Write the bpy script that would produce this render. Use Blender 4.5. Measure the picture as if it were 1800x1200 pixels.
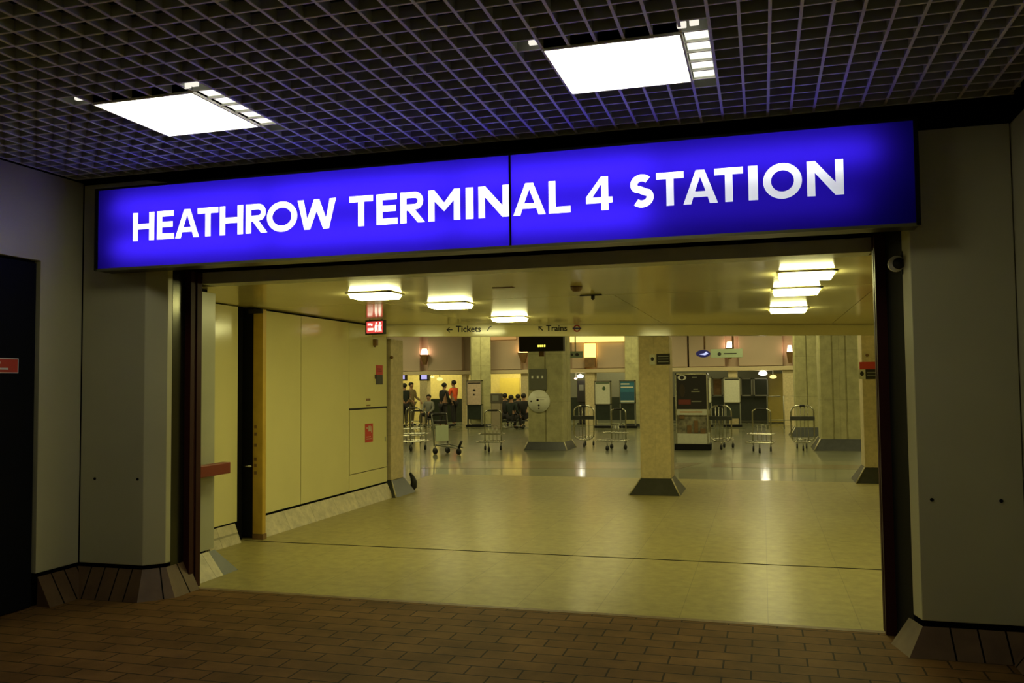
import bpy, bmesh, math, random
from math import sin, cos, pi, radians, sqrt, hypot, atan2
from mathutils import Vector, Matrix
random.seed(7)
for o in list(bpy.data.objects): bpy.data.objects.remove(o)
SC = bpy.context.scene; COL = SC.collection
# ------------------------------------------------------------------ camera
FPX = 1522.0; YAW, PIT, ROL = -.2806, .0495, -.0102; CAM = Vector((0, 0, 1.65))
fw = Vector((sin(YAW)*cos(PIT), cos(YAW)*cos(PIT), sin(PIT)))
r0 = Vector((cos(YAW), -sin(YAW), 0)); u0 = r0.cross(fw)
rt = r0*cos(ROL)+u0*sin(ROL); up = rt.cross(fw)
cd = bpy.data.cameras.new('camera'); cam = bpy.data.objects.new('camera', cd); COL.objects.link(cam)
cam.matrix_world = Matrix(((rt.x, up.x, -fw.x, CAM.x), (rt.y, up.y, -fw.y, CAM.y), (rt.z, up.z, -fw.z, CAM.z), (0, 0, 0, 1)))
cd.sensor_width = 36; cd.lens = FPX/1800*36; cd.clip_start = .05; cd.clip_end = 200
SC.camera = cam
def ray(x, y): return fw+rt*((x-900)/FPX)-up*((y-600)/FPX)
def at(x, y, Y): d = ray(x, y); return CAM+d*(Y/d.y)          # point of the plane Y = const seen at pixel x, y
def gnd(x, y, z=0): d = ray(x, y); return CAM+d*((z-CAM.z)/d.z)
# ------------------------------------------------------------------ world, view, big lamps
w = bpy.data.worlds.new('world'); SC.world = w; w.use_nodes = True
w.node_tree.nodes['Background'].inputs[0].default_value = (.9, .85, .6, 1); w.node_tree.nodes['Background'].inputs[1].default_value = 0.0
SC.view_settings.view_transform = 'Standard'; SC.view_settings.look = 'None'
SC.view_settings.exposure = 0.0; SC.view_settings.gamma = 1; SC.view_settings.use_curve_mapping = False
try:
    SC.cycles.use_denoising = True; SC.cycles.denoiser = 'OPENIMAGEDENOISE'
    SC.cycles.max_bounces = 8; SC.cycles.diffuse_bounces = 5; SC.cycles.glossy_bounces = 4; SC.cycles.sample_clamp_indirect = 6
    SC.cycles.caustics_reflective = True; SC.cycles.use_light_tree = True
except Exception: pass
FRONT_L = 2.2; LOBBY_L = 32.0; SIGN_W = 34.0; HALL_W = 62.0
FRONT_C = (1, .95, .55); LOBBY_C = (1, .95, .38); HALL_C = (1, .91, .42)
def area(name, loc, size, power, color, rot=(0, 0, 0), sy=None):
    l = bpy.data.lights.new(name, 'AREA'); l.shape = 'RECTANGLE'; l.size = size; l.size_y = sy or size; l.energy = power; l.color = color
    o = bpy.data.objects.new(name, l); o.location = loc; o.rotation_euler = rot; COL.objects.link(o); return o
HALL_Z = 4.3
for X_ in (-15, -10, -5, 0, 4):
    for Y_ in (17, 22, 27, 31.5):
        area('hall_ceiling_lamp', (X_, Y_, HALL_Z-.06), 1.2, HALL_W, HALL_C)
for X_ in (-15, -10.5, -6):                                   # unseen lamps added to brighten the ticket office, dimmer ones for the shops
    area('booth_fill_lamp', (X_, 36.2, 3.6), 1.2, 120, HALL_C)
for X_ in (-2, 2): area('shop_fill_lamp', (X_, 36.9, 3.6), 1.0, 25, HALL_C)
for X_ in (-3.6, -.6):                                        # the next row of lamps of the front ceiling, behind the camera
    area('front_ceiling_lamp', (X_, -1.2, 3.3), .65, 7, FRONT_C)

# ------------------------------------------------------------------ materials
def srgb(r, g, b):
    f = lambda c: (c/255/12.92) if c/255 <= .04045 else ((c/255+.055)/1.055)**2.4
    return (f(r), f(g), f(b))
def mat(name, c, rough=.5, metal=0, var=0, vs=8, c2=None, bump=0, spec=.5, coat=0, stretch=None, bscale=None):
    m = bpy.data.materials.new(name); m.use_nodes = True; nt = m.node_tree; N = nt.nodes; L = nt.links
    b = N['Principled BSDF']; b.inputs['Roughness'].default_value = rough; b.inputs['Metallic'].default_value = metal
    b.inputs['Specular IOR Level'].default_value = spec; b.inputs['Coat Weight'].default_value = coat
    b.inputs['Coat Roughness'].default_value = .08
    tc = N.new('ShaderNodeTexCoord'); mp = N.new('ShaderNodeMapping'); L.new(tc.outputs['Object'], mp.inputs[0])
    if stretch: mp.inputs['Scale'].default_value = stretch
    nz = N.new('ShaderNodeTexNoise'); nz.inputs['Scale'].default_value = vs; nz.inputs['Detail'].default_value = 5; L.new(mp.outputs[0], nz.inputs['Vector'])
    cr = N.new('ShaderNodeMix'); cr.data_type = 'RGBA'
    v = var or .04
    a = c2 or tuple(min(1, x*(1+v)) for x in c); d = c if c2 else tuple(x*(1-v) for x in c)
    cr.inputs[6].default_value = (*d, 1); cr.inputs[7].default_value = (*a, 1)
    rm = N.new('ShaderNodeMapRange'); rm.inputs[1].default_value = .3; rm.inputs[2].default_value = .7; L.new(nz.outputs[0], rm.inputs[0])
    L.new(rm.outputs[0], cr.inputs[0]); L.new(cr.outputs[2], b.inputs['Base Color'])
    if bump:
        bp = N.new('ShaderNodeBump'); bp.inputs['Strength'].default_value = bump; bp.inputs['Distance'].default_value = .01
        n2 = N.new('ShaderNodeTexNoise'); n2.inputs['Scale'].default_value = bscale or vs*3; n2.inputs['Detail'].default_value = 4
        L.new(mp.outputs[0], n2.inputs['Vector']); L.new(n2.outputs[0], bp.inputs['Height']); L.new(bp.outputs[0], b.inputs['Normal'])
    return m
def emis(name, c, s):
    m = bpy.data.materials.new(name); m.use_nodes = True; nt = m.node_tree; nt.nodes.clear()
    e = nt.nodes.new('ShaderNodeEmission'); e.inputs[0].default_value = (*c, 1); e.inputs[1].default_value = s
    o = nt.nodes.new('ShaderNodeOutputMaterial'); nt.links.new(e.outputs[0], o.inputs[0]); return m
def bricky(name, c1, c2, mc, bw, rh, ms, rough, off=.5, swap=False, bump=.3, var=.3, vs=3, coat=0, rot=0, coat_r=.1, spec=.5, shift=(0, 0, 0)):
    m = bpy.data.materials.new(name); m.use_nodes = True; nt = m.node_tree; N = nt.nodes; L = nt.links; b = N['Principled BSDF']
    tc = N.new('ShaderNodeTexCoord'); mp = N.new('ShaderNodeMapping'); L.new(tc.outputs['Object'], mp.inputs[0]); mp.inputs['Location'].default_value = shift
    mp.inputs['Rotation'].default_value = (radians(90) if swap else 0, 0, radians(rot))
    br = N.new('ShaderNodeTexBrick'); br.offset = off; br.inputs['Scale'].default_value = 1; br.inputs['Brick Width'].default_value = bw
    br.inputs['Row Height'].default_value = rh; br.inputs['Mortar Size'].default_value = ms; br.inputs['Mortar Smooth'].default_value = .15
    br.inputs['Color1'].default_value = (*c1, 1); br.inputs['Color2'].default_value = (*c2, 1); br.inputs['Mortar'].default_value = (*mc, 1)
    L.new(mp.outputs[0], br.inputs['Vector'])
    nz = N.new('ShaderNodeTexNoise'); nz.inputs['Scale'].default_value = vs; nz.inputs['Detail'].default_value = 8; nz.inputs['Roughness'].default_value = .65; L.new(tc.outputs['Object'], nz.inputs['Vector'])
    mr = N.new('ShaderNodeMapRange'); mr.inputs[1].default_value = .3; mr.inputs[2].default_value = .7; mr.inputs[3].default_value = 1-var; mr.inputs[4].default_value = 1+var; L.new(nz.outputs[0], mr.inputs[0])
    mx = N.new('ShaderNodeMix'); mx.data_type = 'RGBA'; mx.blend_type = 'MULTIPLY'; mx.inputs[0].default_value = 1
    L.new(br.outputs['Color'], mx.inputs[6]); L.new(mr.outputs[0], mx.inputs[7]); L.new(mx.outputs[2], b.inputs['Base Color'])
    b.inputs['Roughness'].default_value = rough; b.inputs['Coat Weight'].default_value = coat; b.inputs['Coat Roughness'].default_value = coat_r
    b.inputs['Specular IOR Level'].default_value = spec
    bp = N.new('ShaderNodeBump'); bp.inputs['Strength'].default_value = bump; bp.inputs['Distance'].default_value = .004; bp.invert = True
    L.new(br.outputs['Fac'], bp.inputs['Height']); L.new(bp.outputs[0], b.inputs['Normal'])
    return m
M = {}
M['brick'] = bricky('brown_paver', (.165, .088, .030), (.13, .068, .022), (.03, .018, .008), .316, .155, .006, .62, bump=.5, var=.35, vs=2.5, coat=.0, spec=.1, shift=(.1, .05, 0))
M['vinyl'] = bricky('cream_floor_tile', (.33, .285, .10), (.31, .265, .095), (.23, .2, .08), .6, .6, .003, .5, off=0, bump=.05, var=.18, vs=9, coat=.26, coat_r=.2, spec=.2)
M['hall_floor'] = bricky('grey_green_floor_tile', (.14, .15, .075), (.17, .165, .085), (.10, .10, .06), .6, .6, .003, .4, off=0, bump=.05, var=.25, vs=1.2, coat=.75, coat_r=.09)
M['hall_band'] = bricky('brown_floor_band', (.17, .13, .07), (.15, .12, .065), (.1, .08, .05), .6, .6, .003, .3, off=0, bump=.08, var=.2, vs=3, coat=.7, coat_r=.12)
M['stone'] = bricky('cream_limestone', (.62, .52, .30), (.58, .49, .29), (.50, .42, .25), 2.0, .9, .003, .55, off=0, swap=True, bump=.1, var=.17, vs=14)
M['hall_stone'] = bricky('grey_green_stone', (.42, .39, .20), (.38, .36, .18), (.26, .25, .13), 1.5, 1.2, .004, .6, off=0, swap=True, bump=.1, var=.2, vs=5)
M['skirt_stone'] = bricky('cream_skirting_stone', (.56, .50, .34), (.50, .45, .30), (.3, .27, .18), .6, .6, .004, .5, off=0, bump=.1, var=.25, vs=9)
M['skirt_brick'] = mat('brown_skirting_tile', (.085, .044, .02), .5, c2=(.14, .08, .035), vs=6, bump=.2)
M['enamel'] = mat('pale_enamel_panel', (.50, .48, .30), .34, var=.05, vs=2)
M['enamel_grey'] = mat('grey_green_enamel', (.42, .42, .30), .3, var=.06, vs=3)
M['cream'] = mat('cream_enamel_panel', (.74, .68, .34), .16, var=.03, vs=1.5)
M['ceil_cream'] = mat('cream_ceiling_panel', (.76, .69, .38), .12, var=.05, vs=1.2)
M['gap'] = mat('black_gap', (.006, .006, .005), .9, spec=.05)
M['black'] = mat('black_paint', (.008, .008, .008), .6, spec=.15)
M['navy'] = mat('navy_door_paint', (.004, .005, .009), .6, spec=.08)
M['maroon'] = mat('maroon_paint', (.035, .006, .005), .6, spec=.2)
M['red'] = mat('red_rail', (.22, .035, .02), .4)
M['redsign'] = mat('red_sign_plate', (.55, .04, .02), .45)
M['white'] = mat('white_print', (.8, .78, .7), .5)
M['ink'] = mat('black_print', (.015, .012, .01), .6)
M['beam'] = mat('grey_beam_metal', (.62, .62, .52), .4)
M['darksteel'] = mat('dark_steel', (.05, .05, .035), .22, metal=.8)
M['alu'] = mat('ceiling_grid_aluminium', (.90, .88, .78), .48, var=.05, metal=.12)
M['alu_shaded'] = mat('grid_blade_shaded', (.46, .48, .40), .6, var=.08)  # darker than the blade edges: shade on the blade sides put into the colour
M['gold'] = mat('gold_door_frame', (.55, .36, .05), .4, var=.1)
M['slate'] = mat('dark_slate_base', (.045, .048, .045), .35, var=.2, vs=8)
M['chrome'] = mat('brushed_chrome', (.5, .49, .40), .26, metal=1)
M['rubber'] = mat('black_rubber', (.012, .012, .012), .6)
M['pink'] = mat('pink_beige_wall_panel', (.46, .36, .27), .6, var=.04, vs=.8)
M['ledge'] = mat('pale_ledge', (.6, .5, .32), .4)
M['booth'] = mat('yellow_cream_booth', (.70, .58, .22), .5, var=.08)
M['counter'] = mat('dark_green_counter', (.02, .028, .02), .35, var=.2)
M['glassdark'] = mat('dark_shop_glass', (.05, .06, .05), .1, spec=.8)
M['grey'] = mat('mid_grey_metal', (.25, .25, .2), .35, metal=.4)
M['poster_white'] = mat('pale_poster', (.62, .62, .5), .5, var=.06, vs=20)
M['poster_blue'] = mat('blue_poster', (.03, .16, .26), .5, var=.15)
M['poster_blue_dark'] = mat('deep_blue_poster_band', (.015, .09, .17), .5)
M['poster_pink'] = mat('pinkish_poster', (.55, .42, .32), .5, var=.1, vs=16)
M['disc'] = mat('pale_round_sign', (.80, .80, .64), .5, var=.04)
M['greensign'] = mat('pale_green_sign', (.45, .55, .38), .5)
M['brown'] = mat('brown_wood', (.2, .11, .04), .5, var=.2)
M['purpleblue'] = mat('blue_logo', (.03, .03, .35), .4)
M['skin'] = mat('skin', (.36, .20, .12), .6)
M['hair'] = mat('dark_hair', (.012, .009, .007), .7)
E_FRONT = emis('front_luminaire_glow', (1, .97, .72), FRONT_L*3)
E_LITCELL = emis('added_cell_glow', (1, .96, .8), 1.4)  # added glow standing in for lit cells beside each square light
E_LOBBY = emis('lobby_luminaire_glow', LOBBY_C, LOBBY_L)
E_EXITR = emis('exit_sign_red', (1, .10, .08), .8)
E_EXITW = emis('exit_sign_white', (1, .85, .6), 2.2)
E_WARM = emis('warm_lamp_glow', (1, .55, .18), 9)
E_PINK = emis('pinkish_lamp_glow', (1, .55, .32), 9)
E_GLOBE = emis('white_lamp_glow', (1, .93, .7), 14)
E_LED = emis('yellow_led_text', (1, .9, .1), 1.6)
E_LOGO = emis('lit_logo', (.6, .65, 1), 1.1)
E_TV = emis('screen_glow', (.6, .55, 1), .9)
def translucent(name, c, rough=.3):
    m = bpy.data.materials.new(name); m.use_nodes = True; nt = m.node_tree; nt.nodes.clear(); N = nt.nodes; L = nt.links
    t = N.new('ShaderNodeBsdfTranslucent'); t.inputs[0].default_value = (*c, 1)
    d = N.new('ShaderNodeBsdfDiffuse'); d.inputs[0].default_value = (*[x*.25 for x in c], 1)
    a = N.new('ShaderNodeAddShader'); L.new(t.outputs[0], a.inputs[0]); L.new(d.outputs[0], a.inputs[1])
    o = N.new('ShaderNodeOutputMaterial'); L.new(a.outputs[0], o.inputs[0]); return m
M['blueface'] = translucent('blue_acrylic', (.020, .007, .40))
M['whiteface'] = translucent('white_acrylic', (.95, .95, .93))

# ------------------------------------------------------------------ object helpers
def tag(o, label=None, cat=None, group=None, kind=None):
    if label: o['label'] = label
    if cat: o['category'] = cat
    if group: o['group'] = group
    if kind: o['kind'] = kind
    return o
def thing(name, label, cat, loc=(0, 0, 0), rz=0, group=None):
    o = bpy.data.objects.new(name, None); o.empty_display_size = .1; COL.objects.link(o); o.location = loc; o.rotation_euler = (0, 0, rz)
    return tag(o, label, cat, group)
class MB:
    def __init__(s): s.v = []; s.f = []; s.sm = []
    def add(s, vs, fs, smooth=False):
        n = len(s.v); s.v += [tuple(x) for x in vs]; s.f += [tuple(i+n for i in f) for f in fs]; s.sm += [smooth]*len(fs); return s
    def box(s, a, b):
        x0, y0, z0 = [min(p, q) for p, q in zip(a, b)]; x1, y1, z1 = [max(p, q) for p, q in zip(a, b)]
        return s.add([(x0,y0,z0),(x1,y0,z0),(x1,y1,z0),(x0,y1,z0),(x0,y0,z1),(x1,y0,z1),(x1,y1,z1),(x0,y1,z1)],
                     [(0,3,2,1),(4,5,6,7),(0,1,5,4),(1,2,6,5),(2,3,7,6),(3,0,4,7)])
    def prism(s, pts, z0, z1):          # pts counter-clockwise in xy
        n = len(pts); return s.add([(x, y, z0) for x, y in pts]+[(x, y, z1) for x, y in pts],
            [tuple(range(n))[::-1], tuple(range(n, 2*n))]+[(i, (i+1) % n, n+(i+1) % n, n+i) for i in range(n)])
    def frus(s, lo, hi, z0, z1):
        n = len(lo); return s.add([(x, y, z0) for x, y in lo]+[(x, y, z1) for x, y in hi],
            [tuple(range(n))[::-1], tuple(range(n, 2*n))]+[(i, (i+1) % n, n+(i+1) % n, n+i) for i in range(n)])
    def slab(s, pts, y0, y1):           # pts in xz, extruded along y
        n = len(pts); return s.add([(x, y0, z) for x, z in pts]+[(x, y1, z) for x, z in pts],
            [tuple(range(n)), tuple(range(n, 2*n))[::-1]]+[(i, n+i, n+(i+1) % n, (i+1) % n) for i in range(n)])
    def tube(s, pts, r, k=8, closed=False):
        P = [Vector(p) for p in pts]; n = len(P); rings = []
        up_ = Vector((0, 0, 1)); prev = None
        for i in range(n):
            if closed: t = P[(i+1) % n]-P[i-1]
            else: t = P[min(i+1, n-1)]-P[max(i-1, 0)]
            t.normalize()
            if prev is None:
                a = t.cross(Vector((0, 0, 1)) if abs(t.z) < .9 else Vector((0, 1, 0))).normalized()
            else:
                a = (prev-t*prev.dot(t)).normalized()
            prev = a; b = t.cross(a)
            rr = r[i] if isinstance(r, (list, tuple)) else r
            rings.append([P[i]+a*(rr*cos(2*pi*j/k))+b*(rr*sin(2*pi*j/k)) for j in range(k)])
        vs = [v for R_ in rings for v in R_]; fs = []
        for i in range(n if closed else n-1):
            i2 = (i+1) % n
            for j in range(k): fs.append((i*k+j, i*k+(j+1) % k, i2*k+(j+1) % k, i2*k+j))
        if not closed: fs += [tuple(range(k))[::-1], tuple(range((n-1)*k, n*k))]
        return s.add(vs, fs, True)
    def cyl(s, a, b, r, k=12): return s.tube([a, b], r, k)
    def lathe(s, prof, c=(0, 0, 0), k=20):   # prof: (r, z)
        n = len(prof); vs = [(c[0]+r*cos(2*pi*j/k), c[1]+r*sin(2*pi*j/k), c[2]+z) for r, z in prof for j in range(k)]
        fs = [(i*k+j, i*k+(j+1) % k, (i+1)*k+(j+1) % k, (i+1)*k+j) for i in range(n-1) for j in range(k)]
        fs += [tuple(range(k))[::-1], tuple(range((n-1)*k, n*k))]
        return s.add(vs, fs, True)
    def ball(s, c, r, k=10, sc=(1, 1, 1)):
        prof = [(r*sin(pi*i/k)*1.0+1e-5, -r*cos(pi*i/k)) for i in range(k+1)]
        n = len(s.v); s.lathe(prof, (0, 0, 0), 2*k)
        for i in range(n, len(s.v)):
            v = s.v[i]; s.v[i] = (c[0]+v[0]*sc[0], c[1]+v[1]*sc[1], c[2]+v[2]*sc[2])
        return s
    def build(s, name, m, parent=None, bevel=0, loc=None):
        me = bpy.data.meshes.new(name); me.from_pydata(s.v, [], s.f)
        for p, q in zip(me.polygons, s.sm): p.use_smooth = q
        bm = bmesh.new(); bm.from_mesh(me); bmesh.ops.recalc_face_normals(bm, faces=bm.faces); bm.to_mesh(me); bm.free()
        me.materials.append(m); o = bpy.data.objects.new(name, me); COL.objects.link(o)
        if parent: o.parent = parent
        if loc: o.location = loc
        if bevel:
            b = o.modifiers.new('bevel', 'BEVEL'); b.width = bevel; b.segments = 2; b.limit_method = 'ANGLE'; b.harden_normals = False
        return o
def struct(name, mb, m, parent=None, bevel=0):
    o = mb.build(name, m, parent, bevel); o['kind'] = 'structure'; return o
def box(a, b): return MB().box(a, b)
def copy_tree(o, parent=None):
    c = o.copy(); COL.objects.link(c)
    if parent: c.parent = parent
    for ch in o.children: copy_tree(ch, c)
    return c
def curve_fill(name, loops, m, parent=None, depth=.0, mw=None):
    """planar closed outlines (with holes) filled as a mesh; loops in xy"""
    cu = bpy.data.curves.new(name, 'CURVE'); cu.dimensions = '2D'; cu.fill_mode = 'BOTH' if depth else 'FRONT'; cu.extrude = depth
    for lp in loops:
        sp = cu.splines.new('POLY'); sp.points.add(len(lp)-1)
        for p, (x, y) in zip(sp.points, lp): p.co = (x, y, 0, 1)
        sp.use_cyclic_u = True
    t = bpy.data.objects.new(name, cu); COL.objects.link(t); bpy.context.view_layer.update()
    me = bpy.data.meshes.new_from_object(t.evaluated_get(bpy.context.evaluated_depsgraph_get()))
    bpy.data.objects.remove(t); me.name = name; me.materials.clear(); me.materials.append(m)
    o = bpy.data.objects.new(name, me); COL.objects.link(o)
    if parent: o.parent = parent
    if mw: o.matrix_local = mw
    return o
def text(name, body, size, m, parent, mw, extrude=.001, align='CENTER', track=1.0):
    cu = bpy.data.curves.new(name, 'FONT'); cu.body = body; cu.size = size; cu.extrude = extrude; cu.align_x = align; cu.align_y = 'CENTER'; cu.resolution_u = 3
    cu.space_character = track; cu.offset = size*.022
    t = bpy.data.objects.new(name, cu); COL.objects.link(t); bpy.context.view_layer.update()
    me = bpy.data.meshes.new_from_object(t.evaluated_get(bpy.context.evaluated_depsgraph_get()))
    bpy.data.objects.remove(t); me.name = name; me.materials.clear(); me.materials.append(m)
    o = bpy.data.objects.new(name, me); COL.objects.link(o)
    if parent: o.parent = parent
    o.matrix_local = mw; return o
def facing(x, y, z, rz=0): return Matrix.Translation((x, y, z)) @ Matrix.Rotation(rz, 4, 'Z') @ Matrix.Rotation(pi/2, 4, 'X')   # upright, read from -y

# ------------------------------------------------------------------ the setting: floors
YP = 6.22                                                            # line of the portal
CEIL = 3.344; C = .138                                               # grid ceiling height, cell
XL, XR = -5.33, 1.48                                                 # side walls of the front passage
YF = 5.81                                                            # front face of the portal panels
struct('floor', box((XL-.3, -3, -.1), (XR+.3, YP, 0)), M['brick'])
struct('floor_lobby', box((-5.9, YP, -.1), (4.2, 15.2, -.001)), M['vinyl'])
struct('trim_1', box((-4.62, YP-.03, -.02), (.8, YP+.03, .002)), mat('brown_threshold', (.16, .10, .045), .5, var=.3, vs=20))
struct('trim_2', box((-5.4, 8.24, -.02), (4.1, 8.262, .001)), M['gap'])
FX0, FY0, FX1, FY1 = -5.9, 11.16, 4.2, 15.56                         # fascia line, left and right end
def fasY(x): return 11.52+(x+5.07)*.4364
struct('floor_hall', MB().prism([(-24, 15.2), (9, 15.2), (9, 44), (-24, 44)], -.1, -.002), M['hall_floor'])
struct('floor_hall_left', box((-24, 10, -.1), (-5.9, 15.2, -.002)), M['hall_floor'])
# bands of darker tile in the hall
struct('trim_3', MB().prism([(-6.6, 16.2), (-1.6, 16.9), (-1.2, 18.3), (-6.0, 17.9)], -.05, .001), M['hall_band'])
struct('trim_4', box((-1.0, 17.4, -.05), (3.5, 18.3, .0005)), M['hall_band'])

# ------------------------------------------------------------------ the front ceiling: open cell grid
LX, LY = -3.296*1.15, 3.645*1.15                                     # near left corner of the left luminaire
GZ = .055; T = .006
gx = lambda i: LX+i*C; gy = lambda j: LY+j*C
i0, i1 = math.ceil((XL-LX)/C), int((XR-LX)/C); j0, j1 = -38, 11
def in_light(i, j): return ((0 <= i < 5) or (20 <= i < 25)) and 0 <= j < 5
mb = MB(); cap = MB(); TC = .0078  # cap: added pale strips standing for blade undersides lit from below
for i in range(i0, i1+1):
    x = gx(i); segs = []; a = None
    for j in range(j0, j1):
        open_ = not (in_light(i-1, j) and in_light(i, j))
        if open_ and a is None: a = j
        if not open_ and a is not None: segs.append((a, j)); a = None
    if a is not None: segs.append((a, j1))
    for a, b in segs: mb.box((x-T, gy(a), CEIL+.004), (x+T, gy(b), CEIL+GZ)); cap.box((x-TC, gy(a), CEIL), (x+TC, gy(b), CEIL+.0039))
for j in range(j0, j1+1):
    y = gy(j); segs = []; a = i0
    for i in range(i0, i1):
        if in_light(i, j-1) and in_light(i, j):
            if a is not None: segs.append((a, i)); a = None
        elif a is None: a = i
    if a is not None: segs.append((a, i1))
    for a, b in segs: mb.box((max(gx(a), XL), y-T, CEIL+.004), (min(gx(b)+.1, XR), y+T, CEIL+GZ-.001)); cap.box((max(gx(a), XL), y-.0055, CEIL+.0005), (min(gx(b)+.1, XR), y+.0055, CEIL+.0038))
cg = struct('ceiling', mb, M['alu_shaded']); cap.build('lit_blade_edges', M['alu'], cg)
struct('ceiling_void', box((XL-.3, -3, CEIL+.5), (XR+.3, 6.6, CEIL+.6)), M['gap'])
struct('trim_5', box((XL, gy(j1)+.02, CEIL), (XR, gy(j1)+.04, CEIL+.5)), M['gap'])
for k, (n, lab) in enumerate(((0, 'square white recessed ceiling light above the left end of the blue sign'), (20, 'square white recessed ceiling light nearer the middle of the grid ceiling'))):
    t = thing('ceiling_light', lab, 'ceiling light', (gx(n+2.5), gy(2.5), CEIL), 0, 'square lights in the grid ceiling')
    h = C*2.5
    box((-h+.008, -h+.008, -.008), (h-.008, h-.008, .03)).build('diffuser', E_FRONT, t)
    m = MB()
    for s in (-1, 1):
        m.box((s*h-.006, -h, -.008), (s*h+.006, h, .09)); m.box((-h, s*h-.006, -.008), (h, s*h+.006, .09))
    m.box((-h, -h, .09), (h, h, .1)); m.build('frame', M['alu'], t)
    box((h+.014, -h+.01, .014), (h+C-.012, h+.04, .018)).build('lit_cell_glow', E_LITCELL, t)  # added glowing strip, stands for grid cells lit by the lamp
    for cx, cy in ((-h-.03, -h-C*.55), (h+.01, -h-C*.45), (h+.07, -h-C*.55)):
        box((cx-.022, cy-.014, .0), (cx+.022, cy+.014, .03)).build('clip', M['clip'] if 'clip' in M else M.setdefault('clip', emis('clip_added_glow', (1, .95, .8), 1.0)), t, .004)  # plain metal clips made to glow so they look lit

# ------------------------------------------------------------------ skirtings
def skirt(name, path, off, h, m, parent=None, joints=None, th=.004):
    """sloping skirting along a wall line; bottom edge stands off to the right of the path direction"""
    P = [Vector(p) for p in path]; n = len(P); B = []
    for i in range(n):
        d0 = (P[i]-P[i-1]).normalized() if i else (P[1]-P[0]).normalized(); d1 = (P[i+1]-P[i]).normalized() if i < n-1 else d0
        n0 = Vector((d0.y, -d0.x)); n1 = Vector((d1.y, -d1.x)); mm = (n0+n1).normalized(); B.append(P[i]+mm*(off/max(.35, mm.dot(n0))))
    m_ = MB()
    vs = []
    for p, b in zip(P, B): vs += [(b.x, b.y, 0), (p.x, p.y, h), (p.x-(b-p).x*.05, p.y-(b-p).y*.05, 0)]
    fs = []
    for i in range(n-1):
        a, c = i*3, i*3+3; fs += [(a, c, c+1, a+1), (a+1, c+1, c+2, a+2), (a, a+2, c+2, c)]
    fs += [(0, 1, 2), ((n-1)*3, (n-1)*3+2, (n-1)*3+1)]
    m_.add(vs, fs); o = struct(name, m_, m, parent)
    if joints:
        j_ = MB()
        for i in range(n-1):
            L_ = (P[i+1]-P[i]).length; k = int(L_/joints)
            for q in range(1, k+1):
                f_ = q*joints/L_
                if f_ > .97: break
                p = P[i].lerp(P[i+1], f_); d = (P[i+1]-P[i]).normalized(); nn = Vector((d.y, -d.x))
                b = p+nn*off+d*.01; w_ = d*.005
                o1 = nn*.0015
                j_.add([(b.x-w_.x+o1.x, b.y-w_.y+o1.y, 0.001), (b.x+w_.x+o1.x, b.y+w_.y+o1.y, 0.001), (p.x+w_.x+o1.x, p.y+w_.y+o1.y, h), (p.x-w_.x+o1.x, p.y-w_.y+o1.y, h),
                        (b.x-w_.x-o1.x, b.y-w_.y-o1.y, 0.001), (b.x+w_.x-o1.x, b.y+w_.y-o1.y, 0.001), (p.x+w_.x-o1.x, p.y+w_.y-o1.y, h), (p.x-w_.x-o1.x, p.y-w_.y-o1.y, h)],
                       [(0, 1, 2, 3), (7, 6, 5, 4), (0, 4, 5, 1), (1, 5, 6, 2), (2, 6, 7, 3), (3, 7, 4, 0)])
        j = j_.build('joint_lines', M['gap'], o)
    return o
skirt('baseboard_left', [(XL, 5.4), (XL, YF), (-4.72, YF), (-4.60, 5.94), (-4.60, 6.2)], .12, .225, M['skirt_brick'], joints=.13)
skirt('baseboard_right', [(.852, 6.0), (.868, 5.95), (.90, YF), (XR, YF), (XR, -2.9)], .12, .16, M['skirt_brick'], joints=.15)

# ------------------------------------------------------------------ front passage walls and portal
wl = MB()                                                            # left wall: panels beside and above the navy door
wl.slab([(5.38, .255), (YF-.004, .255), (YF-.004, 3.335), (4.05, 3.335), (4.05, 2.64), (5.38, 2.64)], 0, .06); wl.v = [(XL-y, x, z) for x, y, z in wl.v]; wl.box((XL-.06, -3, .0), (XL, 4.04, 3.335))
struct('wall_left', wl, M['enamel'], bevel=.003)
struct('wall_left_core', box((XL-.3, -3, 0), (XL-.062, 6.6, CEIL+.5)), M['gap'])
fl = MB()                                                            # left portal panel, folded round the corner
fl.prism([(XL+.006, YF), (-4.72, YF), (-4.60, 5.93), (-4.60, 5.99), (-4.66, 5.99), (-4.75, YF+.06), (XL+.006, YF+.06)], .255, 3.32)
struct('wall_facade_left', fl, M['enamel'], bevel=.004)
struct('wall_facade_left_core', box((XL-.06, YF+.062, .0), (-4.68, 6.34, 3.8)), M['gap'])
struct('trim_6', box((-4.68, 5.992, .2), (-4.60, 6.15, 2.62)), M['darksteel'])
fr = MB()
fr.prism([(.872, 5.94), (.90, YF), (XR-.006, YF), (XR-.006, YF+.06), (.93, YF+.06), (.93, 5.95), (.872, 5.95)], .195, 3.20)
struct('wall_facade_right', fr, M['enamel'], bevel=.004)
struct('wall_facade_right_core', box((.932, YF+.062, 0), (XR+.06, 6.34, 3.8)), M['gap'])
struct('trim_7', MB().prism([(.80, 6.149), (.872, 5.952), (.93, 5.952), (.93, 6.149)], 0, 2.62), M['black'])
struct('wall_right', MB().box((XR, 4.6, .195), (XR+.06, YF+.05, 3.2)).box((XR, 3.0, .195), (XR+.06, 4.594, 3.2)).box((XR, -3, .195), (XR+.06, 2.994, 3.2)), M['enamel'], bevel=.003)
struct('wall_right_core', box((XR+.062, -3, 0), (XR+.3, 6.6, CEIL+.5)), M['gap'])
struct('wall_back', box((XL, -3.1, 0), (XR, -3, 3.3)), M['enamel'])
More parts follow.
